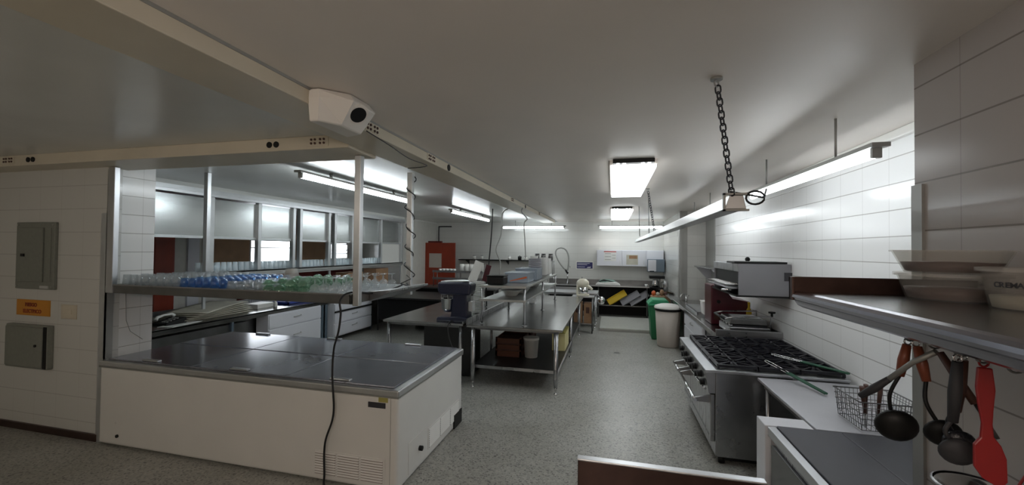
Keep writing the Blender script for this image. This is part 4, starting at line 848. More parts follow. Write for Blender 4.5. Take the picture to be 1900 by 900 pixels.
# dark sink bench at far left
fs = thing('far_bench', 'dark steel bench in front of the red door', 'counter', (-4.7, 10.7, 0))
bx(-5.60, -3.0, 10.45, 11.2, 0.90, 0.94).make('worktop', 'steeld', fs, 0.005); bx(-5.4, -3.1, 10.6, 11.1, 0.02, 0.89).make('dark_cabinet', 'black', fs)
for x in (-5.45, -4.2, -3.05): B().cyl((x, 10.5, 0), (x, 10.5, 0.9), 0.022).make('leg', 'steel', fs)
bs = thing('dish_rack_bench', 'black bench with a steel machine under the hatch wall at the far left', 'counter', (-4.95, 9.3, 0))
bx(-5.62, -3.75, 8.7, 10.2, 0.80, 0.84).make('worktop', 'shade', bs, 0.006); bx(-5.5, -4.1, 9.0, 10.1, 0.25, 0.28).make('lower_shelf', 'steeld', bs)
for x in (-5.55, -4.05):
    for y in (8.95, 10.15): B().cyl((x, y, 0), (x, y, 0.8), 0.02).make('leg', 'steeld', bs)
bx(-5.5, -3.9, 8.85, 10.05, 0.28, 0.79).make('dark_machine', 'black', bs, 0.02)
# crockery rack
cr = thing('crockery_rack', 'steel rack of white crockery standing behind the left work table', 'rack', (-4.3, 11.0, 0.94))
for z in (1.14, 1.34): B().box(-5.0, -3.5, 10.85, 11.15, z, z + 0.02).box(-5.0, -3.5, 10.84, 10.86, z - 0.01, z + 0.05).make('rack_shelf', 'steel', cr)
for x in (-4.98, -4.25, -3.52):
    for y in (10.87, 11.13): B().cyl((x, y, 0.94), (x, y, 1.36), 0.012).make('upright', 'steeld', cr)
kj = B().lathe([(0.001, 0), (0.035, 0), (0.045, 0.07), (0.041, 0.07), (0.001, 0.006)], (0, 0, 0), 12).make('white_mug', 'porcelain'); tag(kj, 'white mug on the left half of the crockery rack', 'mug', 'mugs on the crockery rack')
for k in range(9):
    o = kj if k == 0 else kj.copy()
    if k: COL.objects.link(o)
    o.location = (-4.80 + (k % 5) * 0.11 + (k // 5) * 0.05, 10.93 + (k // 5) * 0.11, 1.36)
kt = B().lathe([(0.001, 0), (0.06, 0), (0.065, 0.19), (0.055, 0.21), (0.001, 0.21)], (0, 0, 0), 14).make('white_canister', 'whitep'); tag(kt, 'tall white canister on the right half of the crockery rack', 'canister', 'tall canisters on the crockery rack')
for k in range(5):
    o = kt if k == 0 else kt.copy()
    if k: COL.objects.link(o)
    o.location = (-4.16 + k * 0.145, 11.0, 1.36)
# wall shelf with jars
ws = thing('jar_shelf', 'long dark shelf with jars on the back wall behind the hoses', 'shelf', (-3.5, 13.2, 1.6))
bx(-5.05, -2.0, 12.98, YB, 1.63, 1.66).make('shelf_board', 'black', ws, 0.003)
for x in (-4.8, -3.4, -2.2): B().prism([(12.99, 1.63), (YB, 1.63), (YB, 1.50)], 'x', x, x + 0.02).make('bracket', 'black', ws)
J0 = thing('shelf_jar', 'j', 'jar', (0, 0, 0)); B().lathe([(0.001, 0), (0.05, 0), (0.05, 0.11), (0.001, 0.11)], (0, 0, 0), 14).make('jar_body', 'whitep', J0); B().cyl((0, 0, 0.11), (0, 0, 0.135), 0.047, n=14).make('jar_lid', 'steel', J0)
jl = ['white jar on the dark wall shelf, first from the left', 'white jar on the dark wall shelf, second from the left', 'white jar on the dark wall shelf, third from the left', 'white jar on the dark wall shelf, behind the grey looping cord', 'white jar on the dark wall shelf, right of the grey looping cord', 'white jar on the dark wall shelf, rightmost one']
for k, x in enumerate((-4.52, -4.25, -3.3, -2.75, -2.52, -2.2)):
    o = J0 if k == 0 else dup(J0, (0, 0, 0))
    o.location = (x, 13.1, 1.66); o['label'] = jl[k]
K0 = thing('dark_pot', 'black lidded pot on the wall shelf, left of the cord', 'pot', (-2.95, 13.1, 1.66)); B().lathe([(0.001, 1.66), (0.06, 1.66), (0.065, 1.78), (0.001, 1.79)], (-2.95, 13.1, 0), 16).make('pot_body', 'black', K0); B().ball((-2.95, 13.1, 1.80), 0.015, 6).make('lid_knob', 'black', K0)
# conduit for the left wall light switch
# ================================================================ right side
# counter along the right wall
RC = thing('right_counter', 'steel counter running along the right wall beyond the range', 'counter', (1.7, 7.8, 0))
bx(1.36, XR - 0.01, 5.80, 9.98, 0.875, 0.90).make('worktop', 'steeltop', RC, 0.004)
bx(1.345, 1.365, 5.80, 9.98, 0.84, 0.905).make('front_edge', 'steel', RC, 0.004)
bx(XR - 0.03, XR - 0.01, 5.80, 9.98, 0.90, 1.0).make('rear_upstand', 'steeld', RC)
bx(1.42, XR - 0.02, 5.82, 9.9, 0.15, 0.84).make('base_panel', 'steeld', RC)
for y in (5.9, 8.6, 9.9): B().cyl((1.40, y, 0), (1.40, y, 0.84), 0.02).make('leg', 'steeld', RC)
drawers('drawer_cabinet', 'white drawer cabinet under the right counter, behind the range', 1.36, 6.9, 8.5, [(0.62, 0.80), (0.36, 0.58), (0.12, 0.32)], face=-1, depth=0.05)
C2 = thing('far_right_counter', 'steel counter top along the pier with a small tap', 'counter', (1.45, 10.8, 0))
bx(1.30, 1.525, 9.99, 11.3, 0.875, 0.90).make('worktop', 'steeltop', C2, 0.003); bx(1.34, 1.52, 10.05, 10.09, 0, 0.875).make('leg', 'steeld', C2)
ft = thing('small_tap', 'small chrome tap on the far right counter in front of the pier', 'faucet', (1.6, 9.8, 0.9))
B().cyl((1.60, 9.75, 0.9), (1.60, 9.75, 1.0), 0.02).make('body', 'chrome', ft); B().tube(smooth([(1.60, 9.75, 1.0), (1.58, 9.72, 1.06), (1.50, 9.66, 1.05), (1.46, 9.64, 1.0)]), 0.012).make('spout', 'chrome', ft)
B().tube([(1.60, 9.75, 1.0), (1.66, 9.75, 1.03)], 0.01).make('tap_lever', 'chrome', ft)
sd_ = thing('raised_steel_sheet', 'raised steel sheet over the sink in the right counter', 'sheet', (1.7, 8.0, 0.9))
B().box(1.45, 2.0, 7.75, 8.9, 0.93, 0.945).box(1.45, 2.0, 7.75, 7.77, 0.90, 0.945).box(1.45, 1.47, 7.75, 8.9, 0.9, 0.945).make('lid_sheet', 'steell', sd_, 0.004)
B().tube([(1.65, 7.85, 0.945), (1.65, 7.85, 0.97), (1.8, 7.85, 0.97), (1.8, 7.85, 0.945)], 0.006).make('handle', 'chrome', sd_)
wk = thing('white_tub', 'white plastic tub on the right counter left of the maroon machine', 'tub', (1.58, 7.5, 0.945))
B().prism([(1.49, 0.945), (1.68, 0.945), (1.70, 1.16), (1.47, 1.16)], 'y', 7.40, 7.62).make('tub_body', 'porcelain', wk, 0.012); bx(1.465, 1.705, 7.39, 7.63, 1.155, 1.17).make('rim', 'whitep', wk, 0.004)
# wall shelf and splash
wsh = thing('steel_wall_shelf', 'small steel shelf on the right wall left of the salamander grill', 'shelf', (1.9, 8.6, 1.66))
bx(1.72, XR, 8.0, 9.5, 1.68, 1.70).make('shelf_board', 'steel', wsh, 0.003); B().prism([(1.74, 1.68), (XR, 1.68), (XR, 1.30)], 'y', 8.02, 8.04).make('bracket', 'matte', wsh); B().prism([(1.74, 1.68), (XR, 1.68), (XR, 1.30)], 'y', 9.44, 9.46).make('bracket', 'matte', wsh)
# salamander grill
sa = thing('salamander_grill', 'steel salamander grill mounted on the right wall above the counter', 'grill', (1.78, 6.1, 1.47))
sx, s0, s1 = 1.50, 5.50, 6.75
B().box(sx, XR - 0.01, s0, s0 + 0.03, 1.476, 1.86).box(sx, XR - 0.01, s1 - 0.03, s1, 1.476, 1.86).box(sx, XR - 0.01, s0 + 0.03, s1 - 0.03, 1.80, 1.86).box(sx + 0.37, XR - 0.01, s0 + 0.03, s1 - 0.03, 1.476, 1.80).make('casing', 'casing', sa)
B().box(sx - 0.006, sx, s0, s1, 1.76, 1.858).make('control_fascia', 'steel', sa, 0.004)
bx(sx + 0.02, sx + 0.36, s0 + 0.035, s1 - 0.035, 1.61, 1.78).make('oven_mouth', 'black', sa)
B().box(sx - 0.03, XR - 0.02, s0 - 0.01, s1 + 0.01, 1.455, 1.475).make('base_frame', 'black', sa)
B().box(sx - 0.05, XR - 0.05, s0 - 0.01, s0 + 0.35, 1.862, 1.885).make('top_tray', 'black', sa, 0.004)
rk = B()
for k in range(9): rk.tube([(sx - 0.12, s0 + 0.08 + k * 0.13, 1.60), (sx + 0.33, s0 + 0.08 + k * 0.13, 1.60)], 0.004, 6)
for x in (sx - 0.12, sx + 0.1, sx + 0.33): rk.tube([(x, s0 + 0.05, 1.60), (x, s1 - 0.05, 1.60)], 0.005, 6)
rk.make('grid_rack', 'chrome', sa); bx(sx - 0.10, sx + 0.33, s0 + 0.06, s1 - 0.06, 1.545, 1.56).make('drip_tray', 'steel', sa, 0.003)
B().tube([(sx - 0.01, 5.60, 1.53), (sx - 0.17, 5.62, 1.53)], 0.014).make('handle', 'chrome', sa)
B().ball((1.74, 6.0, 1.905), 0.032, 8).make('top_knob', 'black', sa); bx(1.99, XR, 5.49, 5.51, 1.66, 1.76).make('wall_bracket', 'ink', sa)
# maroon machine
mm_ = thing('maroon_machine', 'maroon enamelled machine under the salamander grill', 'appliance', (1.7, 6.8, 0.9))
B().prism([(1.46, 0.905), (2.0, 0.905), (2.0, 1.26), (1.76, 1.30), (1.62, 1.48), (1.46, 1.50)], 'y', 6.75, 7.2).make('housing', 'maroon', mm_, 0.015)
bx(1.50, 1.96, 6.74, 6.75, 0.98, 1.06).make('base_band', 'wooddk', mm_); B().cyl((1.56, 6.745, 1.25), (1.56, 6.72, 1.25), 0.025).make('dial', 'black', mm_)
ys = thing('yellow_bottle', 'yellow bottle between the maroon machine and the sandwich press', 'bottle', (1.92, 6.68, 0.9))
B().lathe([(0.001, 0.905), (0.035, 0.905), (0.036, 1.14), (0.014, 1.19), (0.014, 1.24), (0.001, 1.24)], (1.95, 6.66, 0), 16).make('bottle_body', 'yellowp', ys); B().cyl((1.95, 6.66, 1.24), (1.95, 6.66, 1.265), 0.017).make('cap', 'yellowp', ys)
# sandwich press
pr = thing('sandwich_press', 'low steel sandwich press with a black knob on the counter behind the range', 'grill', (1.8, 6.2, 0.9))
bx(1.50, 1.98, 5.90, 6.45, 0.93, 1.02).make('base', 'steel', pr, 0.01); bx(1.52, 1.96, 5.95, 6.4, 1.02, 1.04).make('lower_plate', 'iron', pr)
B().prism([(1.50, 1.05), (1.96, 1.05), (1.94, 1.12), (1.52, 1.12)], 'y', 5.93, 6.42).make('upper_plate', 'steeld', pr, 0.008); bx(1.60, 1.90, 6.0, 6.35, 1.12, 1.128).make('top_panel', 'steell', pr, 0.003)
for y in (5.90, 6.44): B().tube([(1.98, y, 1.0), (1.98, y, 1.17), (1.55, y, 1.15), (1.44, y, 1.12)], 0.012).make('arm', 'steel', pr)
B().tube([(1.44, 5.90, 1.12), (1.44, 6.44, 1.12)], 0.015).make('handle', 'black', pr)
kk = B().cyl((2.0, 5.92, 1.17), (2.0, 5.92, 1.225), 0.014).make('knob_stem', 'black', pr); B().cyl((2.0, 5.92, 1.215), (2.0, 5.92, 1.235), 0.04, n=16).make('knob', 'black', kk)
for x in (1.53, 1.95):
    for y in (5.93, 6.42): B().cyl((x, y, 0.9), (x, y, 0.93), 0.018).make('foot', 'black', pr)
for k in range(4): bx(1.51, 1.54, 5.93 + k * 0.14, 5.99 + k * 0.14, 1.03, 1.05).make('hinge_bar', 'chrome', pr)

# ---------------------------------------------------------------- range
RG = thing('gas_range', 'large steel gas range with cast-iron grates on the right, oven below', 'stove', (1.45, 4.95, 0))
rx0, rx1, ry0, ry1 = 0.86, 2.04, 4.22, 5.72
bx(0.955, rx1, ry0 + 0.005, ry1, 0.075, 0.86).make('body', 'steel', RG, 0.006)
bx(0.955 + 0.06, rx1, ry0 + 0.05, ry1 - 0.05, 0.03, 0.075).make('plinth', 'black', RG)
B().prism([(0.86, 0.868), (0.865, 0.882), (0.95, 0.886), (rx1, 0.886), (rx1, 0.86), (0.955, 0.86), (0.87, 0.855)], 'y', ry0 - 0.01, ry1 + 0.01).make('top_frame', 'steell', RG, 0.003)
bx(0.98, rx1 - 0.02, ry0 + 0.04, ry1 - 0.04, 0.882, 0.889).make('burner_tray', 'black', RG)
B().prism([(0.865, 0.855), (0.955, 0.855), (0.955, 0.66), (0.895, 0.66)], 'y', ry0 + 0.01, ry1 - 0.01).make('control_panel', 'steel', RG, 0.004)
for k in range(10):
    y = ry0 + 0.12 + k * 0.137; z = 0.775 if k % 2 else 0.735
    kn = B().cyl((0.885, y, z), (0.838, y, z - 0.004), 0.034, 0.028, n=18).make('control_knob', 'black', RG)
    B().cyl((0.892, y, z), (0.880, y, z), 0.037, n=18).make('knob_ring', 'steel', kn)
B().tube([(0.875, ry0 + 0.05, 0.69), (0.862, ry0 + 0.1, 0.69), (0.862, ry1 - 0.1, 0.69), (0.875, ry1 - 0.05, 0.69)], 0.011).make('gas_pipe', 'chrome', RG)
for k, (a, b_) in enumerate(((ry0 + 0.03, ry0 + 1.02), (ry0 + 1.04, ry1 - 0.03))):
    d = bx(0.915, 0.955, a, b_, 0.20, 0.645).make('oven_door', 'steel', RG, 0.008)
    for y in (a + 0.06, b_ - 0.06): B().prism([(0.915, 0.62), (0.78, 0.585), (0.78, 0.555), (0.915, 0.55)], 'y', y - 0.012, y + 0.012).make('handle_bracket', 'steel', d)
    B().tube([(0.785, a + 0.03, 0.57), (0.785, b_ - 0.03, 0.57)], 0.017, 12).make('handle', 'chrome', d)
    bx(0.912, 0.916, a + 0.05, b_ - 0.05, 0.24, 0.26).make('door_crease', 'steeld', d)
for x in (1.02, rx1 - 0.06):
    for y in (ry0 + 0.07, ry1 - 0.07): B().cyl((x, y, 0), (x, y, 0.06), 0.03, n=12).make('foot', 'black', RG)
def star_grate(cx, cy, w_, l_):
    b = B(); z = 0.920; h = 0.011; g_ = 0.006
    def bar(p, q, t=0.007):
        p = Vector((*p, 0)); q = Vector((*q, 0)); d = (q - p).normalized(); s_ = Vector((-d.y, d.x, 0)) * t; vs = []
        for zz in (z - h, z + h):
            for e in (p, q):
                for sg in (-1, 1): vs.append(e + s_ * sg + Vector((0, 0, zz)))
        b.add(vs, [(0, 1, 3, 2), (4, 6, 7, 5), (0, 4, 5, 1), (2, 3, 7, 6), (0, 2, 6, 4), (1, 5, 7, 3)])
    X, Y = w_ / 2 - g_, l_ / 2 - g_
    for p, q in (((-X, -Y), (X, -Y)), ((X, -Y), (X, Y)), ((X, Y), (-X, Y)), ((-X, Y), (-X, -Y))): bar((cx + p[0], cy + p[1]), (cx + q[0], cy + q[1]), 0.011)
    for k in range(8):
        a = k * PI / 4; r1 = 0.045; dx, dy = math.cos(a), math.sin(a); t = min(X / abs(dx) if abs(dx) > 1e-6 else 9, Y / abs(dy) if abs(dy) > 1e-6 else 9)
        bar((cx + dx * r1, cy + dy * r1), (cx + dx * t, cy + dy * t), 0.0075)
    for sx_ in (-1, 1):
        for sy_ in (-1, 1): b.box(cx + sx_ * X - 0.01, cx + sx_ * X + 0.01, cy + sy_ * Y - 0.01, cy + sy_ * Y + 0.01, 0.889, z)
    g = b.make('grate', 'iron', RG)
    B().lathe([(0.001, 0.912), (0.05, 0.912), (0.062, 0.902), (0.062, 0.889)], (cx, cy, 0), 18).make('burner', 'iron', g)
GW, GL = (rx1 - 0.02 - 0.98) / 3, (ry1 - ry0 - 0.08) / 4
for i in range(3):
    for j in range(4): star_grate(0.98 + GW * (i + 0.5), ry0 + 0.04 + GL * (j + 0.5), GW, GL)
sp_ = thing('splash_panel', 'steel splash panel standing across the far end of the range', 'panel', (1.7, 5.76, 0.86))
bx(1.30, XR - 0.01, 5.745, 5.765, 0.86, 1.0).make('panel_sheet', 'steel', sp_, 0.003); bx(1.30, XR - 0.01, 5.74, 5.77, 0.995, 1.005).make('folded_edge', 'steell', sp_)
# green-handled tools lying across the grates
def tongs(label, p, q, off):
    t = thing('long_tongs', label, 'tongs', p); p = Vector(p); q = Vector(q); d = (q - p); s_ = Vector((-d.y, d.x, 0)).normalized()
    B().tube(smooth([p + s_ * 0.0, p + d * 0.06 + s_ * off, p + d * 0.3 + s_ * off * 0.9, p + d * 0.45 + s_ * off * 0.6]), 0.005, 8).make('steel_arm', 'chrome', t)
    B().tube(smooth([p - s_ * 0.0, p + d * 0.06 - s_ * off, p + d * 0.3 - s_ * off * 0.9, p + d * 0.45 - s_ * off * 0.6]), 0.005, 8).make('steel_arm', 'chrome', t)
    B().tube([p + d * 0.43 + s_ * off * 0.6, q + s_ * 0.008], 0.009, 8).make('handle', 'greenh', t); B().tube([p + d * 0.43 - s_ * off * 0.6, q - s_ * 0.008], 0.009, 8).make('handle', 'greenh', t)
tongs('green-handled steel tongs lying across the grates, farther pair', (1.62, 4.80, 0.942), (2.02, 4.20, 0.945), 0.028)
tongs('green-handled steel tongs lying at the near edge of the grates', (1.46, 4.50, 0.942), (1.66, 3.78, 0.88), 0.022)

# ---------------------------------------------------------------- table and cabinet in the foreground
ST = thing('side_table', 'satin steel table between the range and the dark-topped cabinet', 'table', (1.65, 3.7, 0))
bx(1.29, XR - 0.01, 3.06, 4.17, 0.835, 0.86).make('tabletop', 'matte', ST, 0.004); bx(1.33, XR - 0.02, 3.10, 4.12, 0.78, 0.835).make('underframe', 'steeld', ST)
for x in (1.35, XR - 0.05):
    for y in (3.12, 4.08): B().cyl((x, y, 0), (x, y, 0.80), 0.02).make('leg', 'steel', ST)
WC = thing('work_cabinet', 'steel cabinet with a dark flat top in the right foreground', 'cabinet', (1.2, 2.7, 0))
bx(1.02, 1.41, 1.2, 3.19, 0.06, 0.82).make('cabinet_body', 'steel', WC, 0.006); bx(1.41, XR - 0.02, 2.40, 3.04, 0.06, 0.82).make('side_body', 'steeld', WC)
bx(0.985, 1.272, 3.035, 3.20, 0.06, 0.862).make('corner_column', 'white', WC, 0.006)
B().prism([(0.998, 0.80), (0.998, 0.857), (1.045, 0.86), (1.045, 0.80)], 'y', 1.2, 3.03).make('front_rim', 'steell', WC, 0.004)
bx(1.05, 1.412, 1.2, 3.03, 0.80, 0.868).make('dark_top', 'slate', WC, 0.006); bx(1.412, XR - 0.03, 2.42, 3.03, 0.80, 0.868).make('dark_top_wing', 'slate', WC, 0.006)
bx(1.002, 1.02, 1.3, 2.98, 0.12, 0.76).make('front_panel', 'steeld', WC, 0.004)
PC = thing('prep_counter', 'steel counter with a raised brownish back edge at the bottom of the frame', 'counter', (0.3, 1.7, 0))
bx(-0.16, 0.66, 1.2, 2.02, 0.80, 0.83).make('worktop', 'steeld', PC, 0.004); bx(-0.155, 0.655, 2.0, 2.03, 0.80, 1.0).make('raised_edge', 'brownsteel', PC, 0.006)
bx(-0.157, 0.657, 1.992, 2.034, 0.994, 1.004).make('edge_fold', 'steell', PC, 0.003)
for x in (-0.12, 0.62):
    for y in (1.24, 1.96): B().cyl((x, y, 0), (x, y, 0.80), 0.02).make('leg', 'steel', PC)
# wire basket with cutlery
bk = thing('cutlery_basket', 'wire basket with dark handles standing in it, on the satin steel table', 'basket', (1.68, 3.25, 0.86))
b = B(); bz0, bz1 = 0.868, 1.05
def rect(z, e): return [(1.56 - e, 3.10 - e, z), (1.86 + e, 3.10 - e, z), (1.86 + e, 3.38 + e, z), (1.56 - e, 3.38 + e, z)]
for k in range(6): b.tube(rect(bz0 + (bz1 - bz0) * k / 5, 0.02 * k / 5), 0.005 if k == 5 else 0.0028, 6, closed=True)
for i in range(13):
    for y_, s_ in ((3.10, -1), (3.38, 1)): x = 1.56 + 0.3 * i / 12; b.tube([(x, y_, bz0), (x, y_ + 0.02 * s_, bz1)], 0.002, 5)
for i in range(11):
    for x_, s_ in ((1.56, -1), (1.86, 1)): y = 3.10 + 0.28 * i / 10; b.tube([(x_, y, bz0), (x_ + 0.02 * s_, y, bz1)], 0.002, 5)
for i in range(7): x = 1.56 + 0.3 * i / 6; b.tube([(x, 3.10, bz0), (x, 3.38, bz0)], 0.002, 5)
b.make('wire_frame', 'steeld', bk)
for i, (x, y, dx, dy, lb) in enumerate(((1.60, 3.14, -0.03, -0.02, 'dark wooden-handled knife in the wire basket, nearest the aisle'), (1.63, 3.20, -0.01, -0.03, 'dark wooden-handled knife in the wire basket, second from the aisle'), (1.68, 3.16, 0.01, -0.01, 'dark wooden-handled knife in the wire basket, third from the aisle'))):
    t = thing('kitchen_knife', lb, 'knife', (x, y, 0.875)); B().tube([(x, y, 0.96), (x + dx, y + dy, 1.14)], [0.010, 0.014], 8).make('handle', 'wooddk', t); B().tube([(x, y, 0.872), (x, y, 0.96)], 0.006, 6).make('blade', 'steel', t)
# steel bowl under the utensils
jt = thing('stock_pot', 'tall steel pot standing on the dark-topped cabinet below the utensils', 'pot', (1.25, 1.75, 0.868))
B().lathe([(0.001, 0.869), (0.10, 0.869), (0.105, 0.88), (0.105, 1.08), (0.11, 1.085), (0.10, 1.085), (0.10, 0.89), (0.001, 0.88)], (1.29, 1.86, 0), 28).make('pot_body', 'steeld', jt)
sbw = thing('steel_bowl', 'shallow steel bowl resting on the pot below the hanging utensils', 'bowl', (1.28, 1.86, 1.09))
B().lathe([(0.001, 0.0), (0.05, 0.0), (0.085, 0.025), (0.105, 0.055), (0.115, 0.058), (0.115, 0.064), (0.10, 0.062), (0.08, 0.032), (0.045, 0.008), (0.001, 0.008)], (1.29, 1.86, 1.088), 28).make('bowl_body', 'chrome', sbw)
B().lathe([(0.113, 1.144), (0.119, 1.148), (0.119, 1.154), (0.113, 1.156)], (1.29, 1.86, 0), 28).make('rolled_rim', 'steel', sbw)
rb = thing('red_wire_rack', 'red wire rack hung on the tiled pillar at the bottom right corner', 'rack', (XP, 1.66, 1.0)); b = B()
for k in range(8): b.tube(smooth([(1.412, 1.52 + 0.035 * k, 1.30), (1.36, 1.52 + 0.035 * k, 1.26), (1.31, 1.53 + 0.035 * k, 1.12), (1.30, 1.54 + 0.035 * k, 1.0)]), 0.004, 6)
b.make('wires', 'redsil', rb); B().tube([(1.415, 1.49, 1.30), (1.415, 1.80, 1.30)], 0.006, 6).make('top_bar', 'redsil', rb)
B().tube([(1.30, 1.49, 1.0), (1.30, 1.82, 1.0)], 0.006, 6).make('bottom_bar', 'redsil', rb)

# ---------------------------------------------------------------- utensil shelf on the pillar
US = thing('pillar_shelf', 'thick steel shelf with a rolled front edge and brown end plate at the right', 'shelf', (1.1, 1.4, 1.76))
ZS = 1.83; XE = 0.757
bx(XE + 0.03, XP, 0.2, 2.03, ZS - 0.015, ZS).make('shelf_deck', 'steeltop', US, 0.003)
pe = [(XE + 0.055, ZS), (XE + 0.03, ZS + 0.004), (XE + 0.012, ZS), (XE + 0.002, ZS - 0.009), (XE, ZS - 0.020), (XE + 0.006, ZS - 0.030), (XE + 0.016, ZS - 0.036), (XE + 0.020, ZS - 0.044), (XE + 0.030, ZS - 0.058), (XE + 0.050, ZS - 0.068), (XE + 0.085, ZS - 0.070), (XE + 0.085, ZS - 0.015)]
ee = B().prism(pe, 'y', 0.2, 2.03).make('rolled_edge', 'edge', US)
B().box(XE, XP, 2.03, 2.045, ZS - 0.035, ZS + 0.066).box(XE, XE + 0.012, 2.01, 2.045, ZS - 0.035, ZS + 0.066).make('end_plate', 'brownsteel', US, 0.003)
for y in (0.8, 1.9): B().prism([(1.10, ZS - 0.015), (XP, ZS - 0.015), (XP, ZS - 0.2)], 'y', y, y + 0.02).make('bracket', 'steel', US)
B().tube([(0.93, 0.6, 1.780), (0.93, 1.95, 1.780)], 0.006, 8).make('hook_rail', 'steeld', US)
for y in (0.65, 1.92): B().cyl((0.93, y, 1.78), (0.93, y, 1.816), 0.005, n=8).make('rail_mount', 'steeld', US)
HX = 0.93
def hook(label, y):
    t = thing('utensil_hook', label, 'hook', (HX, y, 1.715))
    c1 = arc((HX, y, 1.780), 0.011, -PI / 2, PI * 0.9, 8, (1, 0, 0), (0, 0, 1)); c2 = arc((HX, y, 1.738), 0.017, PI / 2, -PI * 0.95, 10, (1, 0, 0), (0, 0, 1))
    B().tube(c1[::-1], 0.003, 6).make('upper_curl', 'steeld', t); B().tube([(HX, y, 1.769), (HX, y, 1.758)] + c2, 0.003, 6).make('lower_curl', 'steeld', t)
hy = [1.58, 1.479, 1.385, 1.316, 1.229]
for y, lb in zip(hy, ('small steel hook holding the wooden-handled ladles', 'small steel hook holding the dark long-handled spatula', 'small steel hook holding the two serving spoons', 'small steel hook holding the red spatula', 'empty steel hook right of the red spatula')): hook(lb, y)
def ladle(nm, label, y, x, L, hm, cm, lean, r=0.05, handle=0.12, zt=1.722, tilt=0.0, flat=0.6, ly=0.0):
    t = thing(nm, label, 'ladle' if 'ladle' in nm else 'spoon', (x, y, zt)); top = Vector((x, y, zt)); d = Vector((lean, ly, -1)).normalized()
    B().tube(arc(top + Vector((0, 0, -0.004)), 0.010, 0, 2 * PI, 10, (1, 0, 0), (0, 0, 1))[:-1], 0.0028, 6, closed=True).make('hanging_ring', 'chrome', t)
    a = top + d * 0.014; B().tube([a, a + d * handle * 0.5, a + d * handle], [0.011, 0.015, 0.011], 10).make('handle', hm, t)
    e = a + d * L; m_ = a + d * (handle + (L - handle) * 0.5) + Vector((-0.016, 0, 0))
    B().tube(smooth([a + d * handle * 0.95, m_, e]), [0.0055] * 11, 8).make('shaft', cm, t)
    q = B(); pf = [(r * math.sin(PI / 2 * k / 7), -r * flat * math.cos(PI / 2 * k / 7)) for k in range(8)]
    pf = [(max(p_, 1e-4), h) for p_, h in pf] + [(max(r * 0.94 * math.sin(PI / 2 * k / 7), 1e-4), -r * flat * 0.9 * math.cos(PI / 2 * k / 7)) for k in range(7, -1, -1)]
    q.lathe(pf, (0, 0, 0), 20); mt = Matrix.Translation(e + Vector((0.008, -0.008, -r * 0.6))) @ Matrix.Rotation(tilt, 4, 'X') @ Matrix.Rotation(0.25, 4, 'Y')
    q.v = [tuple(mt @ Vector(p_)) for p_ in q.v]; q.make('ladle_cup', cm, t); return t
ladle('soup_ladle', 'black ladle with a reddish wooden handle hanging from the shelf, left of the two', 1.585, 0.925, 0.235, 'wood', 'black', -0.13, r=0.056, handle=0.105, tilt=-1.25, ly=0.10)
ladle('soup_ladle', 'black ladle with a reddish wooden handle hanging from the shelf, right of the two', 1.565, 0.935, 0.22, 'wood', 'black', 0.06, r=0.044, handle=0.105, tilt=-1.25, ly=-0.28)
t = thing('long_spatula', 'dark long-handled spatula hanging slanted to the left across the ladles', 'spatula', (HX, 1.479, 1.70))
B().tube([(0.93, 1.475, 1.712), (0.905, 1.53, 1.665), (0.875, 1.585, 1.595)], [0.009, 0.008, 0.009], 8).make('handle', 'guard', t)
B().tube([(0.875, 1.585, 1.595), (0.85, 1.62, 1.55), (0.83, 1.655, 1.512)], [0.009, 0.013, 0.010], 8).make('blade', 'ink', t)
t = thing('potato_masher', 'brown straight-handled masher hanging diagonally behind the red spatula', 'masher', (HX, 1.479, 1.70))
B().tube([(0.935, 1.468, 1.712), (0.95, 1.43, 1.65), (0.97, 1.40, 1.59)], [0.009, 0.011, 0.010], 8).make('handle', 'wooddk', t); B().tube([(0.97, 1.40, 1.59), (1.0, 1.375, 1.51)], 0.005, 8).make('shaft', 'steeld', t)
ladle('serving_spoon', 'dark spoon with a brown handle, the rear of two spoons beside the red spatula', 1.40, 0.945, 0.215, 'wooddk', 'iron', -0.02, r=0.036, handle=0.15, tilt=-1.3, ly=0.14)
ladle('serving_spoon', 'dark grey spoon with a thick handle, the front of two spoons beside the red spatula', 1.375, 0.915, 0.225, 'ink', 'ink', 0.0, r=0.040, handle=0.17, tilt=-1.3, ly=0.10)
rs = thing('red_spatula', 'red silicone spatula hanging from the shelf hook', 'spatula', (HX, 1.316, 1.72))
prof = [(-0.013, 1.71), (0.015, 1.71), (0.018, 1.655), (0.012, 1.605), (0.009, 1.57), (0.010, 1.54), (0.022, 1.52), (0.030, 1.49), (0.029, 1.435), (0.015, 1.415), (-0.016, 1.435), (-0.030, 1.46), (-0.028, 1.515), (-0.015, 1.535), (-0.011, 1.57), (-0.016, 1.62), (-0.018, 1.66)]
b = B(); ang = math.radians(14); n_ = len(prof)
def rsp(p, t_): return (HX + p[0] * math.cos(ang) + t_ * math.sin(ang), 1.316 - p[0] * math.sin(ang) + t_ * math.cos(ang) - 0.06 * (1.71 - p[1]), p[1])
b.add([rsp(p, -0.005) for p in prof] + [rsp(p, 0.005) for p in prof], [list(range(n_)), list(range(n_, 2 * n_))[::-1]] + [(i, n_ + i, n_ + (i + 1) % n_, (i + 1) % n_) for i in range(n_)])
b.make('spatula_body', 'redsil', rs, 0.003); B().tube(arc((HX, 1.316, 1.722), 0.010, 0, 2 * PI, 10, (1, 0, 0), (0, 0, 1))[:-1], 0.0028, 6, closed=True).make('hanging_ring', 'redsil', rs)
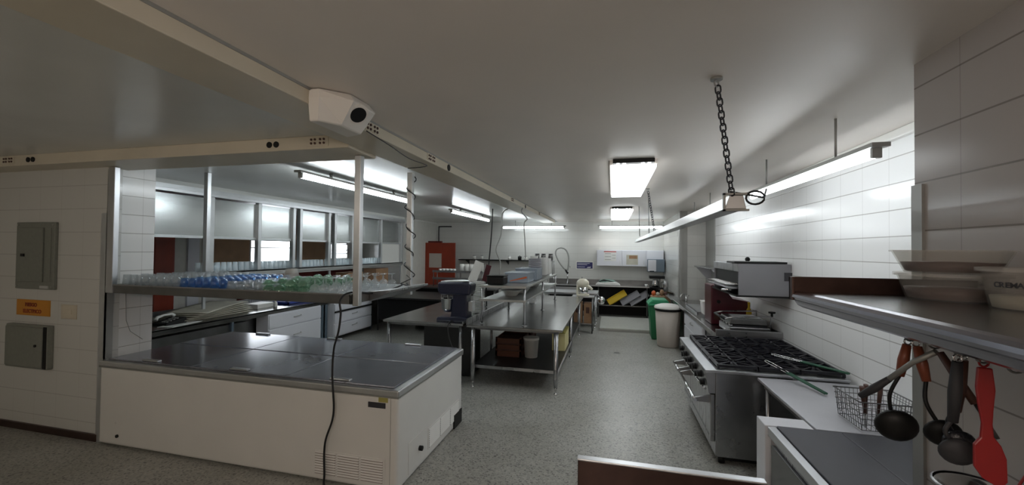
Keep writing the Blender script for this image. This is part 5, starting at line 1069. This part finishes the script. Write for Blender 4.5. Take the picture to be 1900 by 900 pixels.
# tubs on the shelf
def tub(label, x, y, z, r0, r1, h, fill, fm, lid=False, wr=None):
    t = thing('plastic_tub', label, 'tub', (x, y, z))
    B().lathe([(0.001, z), (r0, z), (r1, z + h), (r1 + 0.008, z + h), (r1 + 0.008, z + h + 0.006), (r1 - 0.003, z + h + 0.006), (r0 - 0.003, z + 0.004), (0.001, z + 0.004)], (x, y, 0), 36).make('tub_wall', 'milky', t)
    rf = r0 + (r1 - r0) * fill; B().lathe([(0.001, z + 0.005), (r0 - 0.006, z + 0.005), (rf - 0.006, z + h * fill), (0.001, z + h * fill + 0.004)], (x, y, 0), 36).make('contents', fm, t)
    if lid: B().lathe([(r1 + 0.012, z + h), (r1 + 0.012, z + h + 0.012), (r1 - 0.01, z + h + 0.014), (0.001, z + h + 0.012)], (x, y, 0), 36).make('lid', 'milky', t)
    return t
tub('plastic tub of brown sauce, lower of the two stacked at the shelf end', 1.225, 1.875, ZS, 0.120, 0.145, 0.088, 0.5, 'chocolate', lid=True)
tub('wide plastic tub of brown sauce, upper of the two stacked at the shelf end', 1.225, 1.875, ZS + 0.101, 0.125, 0.160, 0.078, 0.5, 'chocolate')
t2 = tub('milky plastic tub with handwritten marks in the middle of the pillar shelf', 1.265, 1.60, ZS, 0.098, 0.118, 0.118, 0.35, 'beige', lid=True)
t3 = tub('milky plastic tub with blue mark and yellow contents at the right picture edge', 1.265, 1.345, ZS, 0.100, 0.120, 0.118, 0.4, 'custard', lid=True)
def wrap_text(body, t, cx, cy, r, a0, z, size, m_):
    for i, ch in enumerate(body):
        if ch == ' ': continue
        a = a0 + i * size * 0.62 / r
        text('marker_writing', ch, size, m_, t, (cx + (r + 0.001) * math.cos(a), cy + (r + 0.001) * math.sin(a), z), (PI / 2, 0, a + PI / 2), 0.0006)
wrap_text('CREMA 5-4-25', t2, 1.265, 1.60, 0.112, math.radians(188), ZS + 0.078, 0.022, 'ink')
wrap_text('SALSA', t3, 1.265, 1.345, 0.115, math.radians(205), ZS + 0.07, 0.02, 'blue')
# drain on the floor
fd = thing('floor_drain', 'small round drain cover in the aisle floor', 'drain', (0.10, 8.3, 0)); B().cyl((0.10, 8.3, 0), (0.10, 8.3, 0.004), 0.075, n=20).make('cover', 'guard', fd)
b = B()
for k in range(5): b.box(0.05, 0.15, 8.255 + k * 0.02, 8.262 + k * 0.02, 0.004, 0.005)
b.make('slots', 'black', fd)
# two unseen warm fill lights, added behind the viewer to brighten the near half
batten('tube_light', 'added warm fill batten behind the viewer, right of the other one', (-1.6, -1.5, 2.62), (0.6, -1.5, 2.62), 0.024, tm='fillw2')
batten('tube_light', 'added warm fill batten behind the viewer, left of the other one', (-5.6, -0.6, 2.70), (-3.6, -0.6, 2.70), 0.022, tm='tubew')
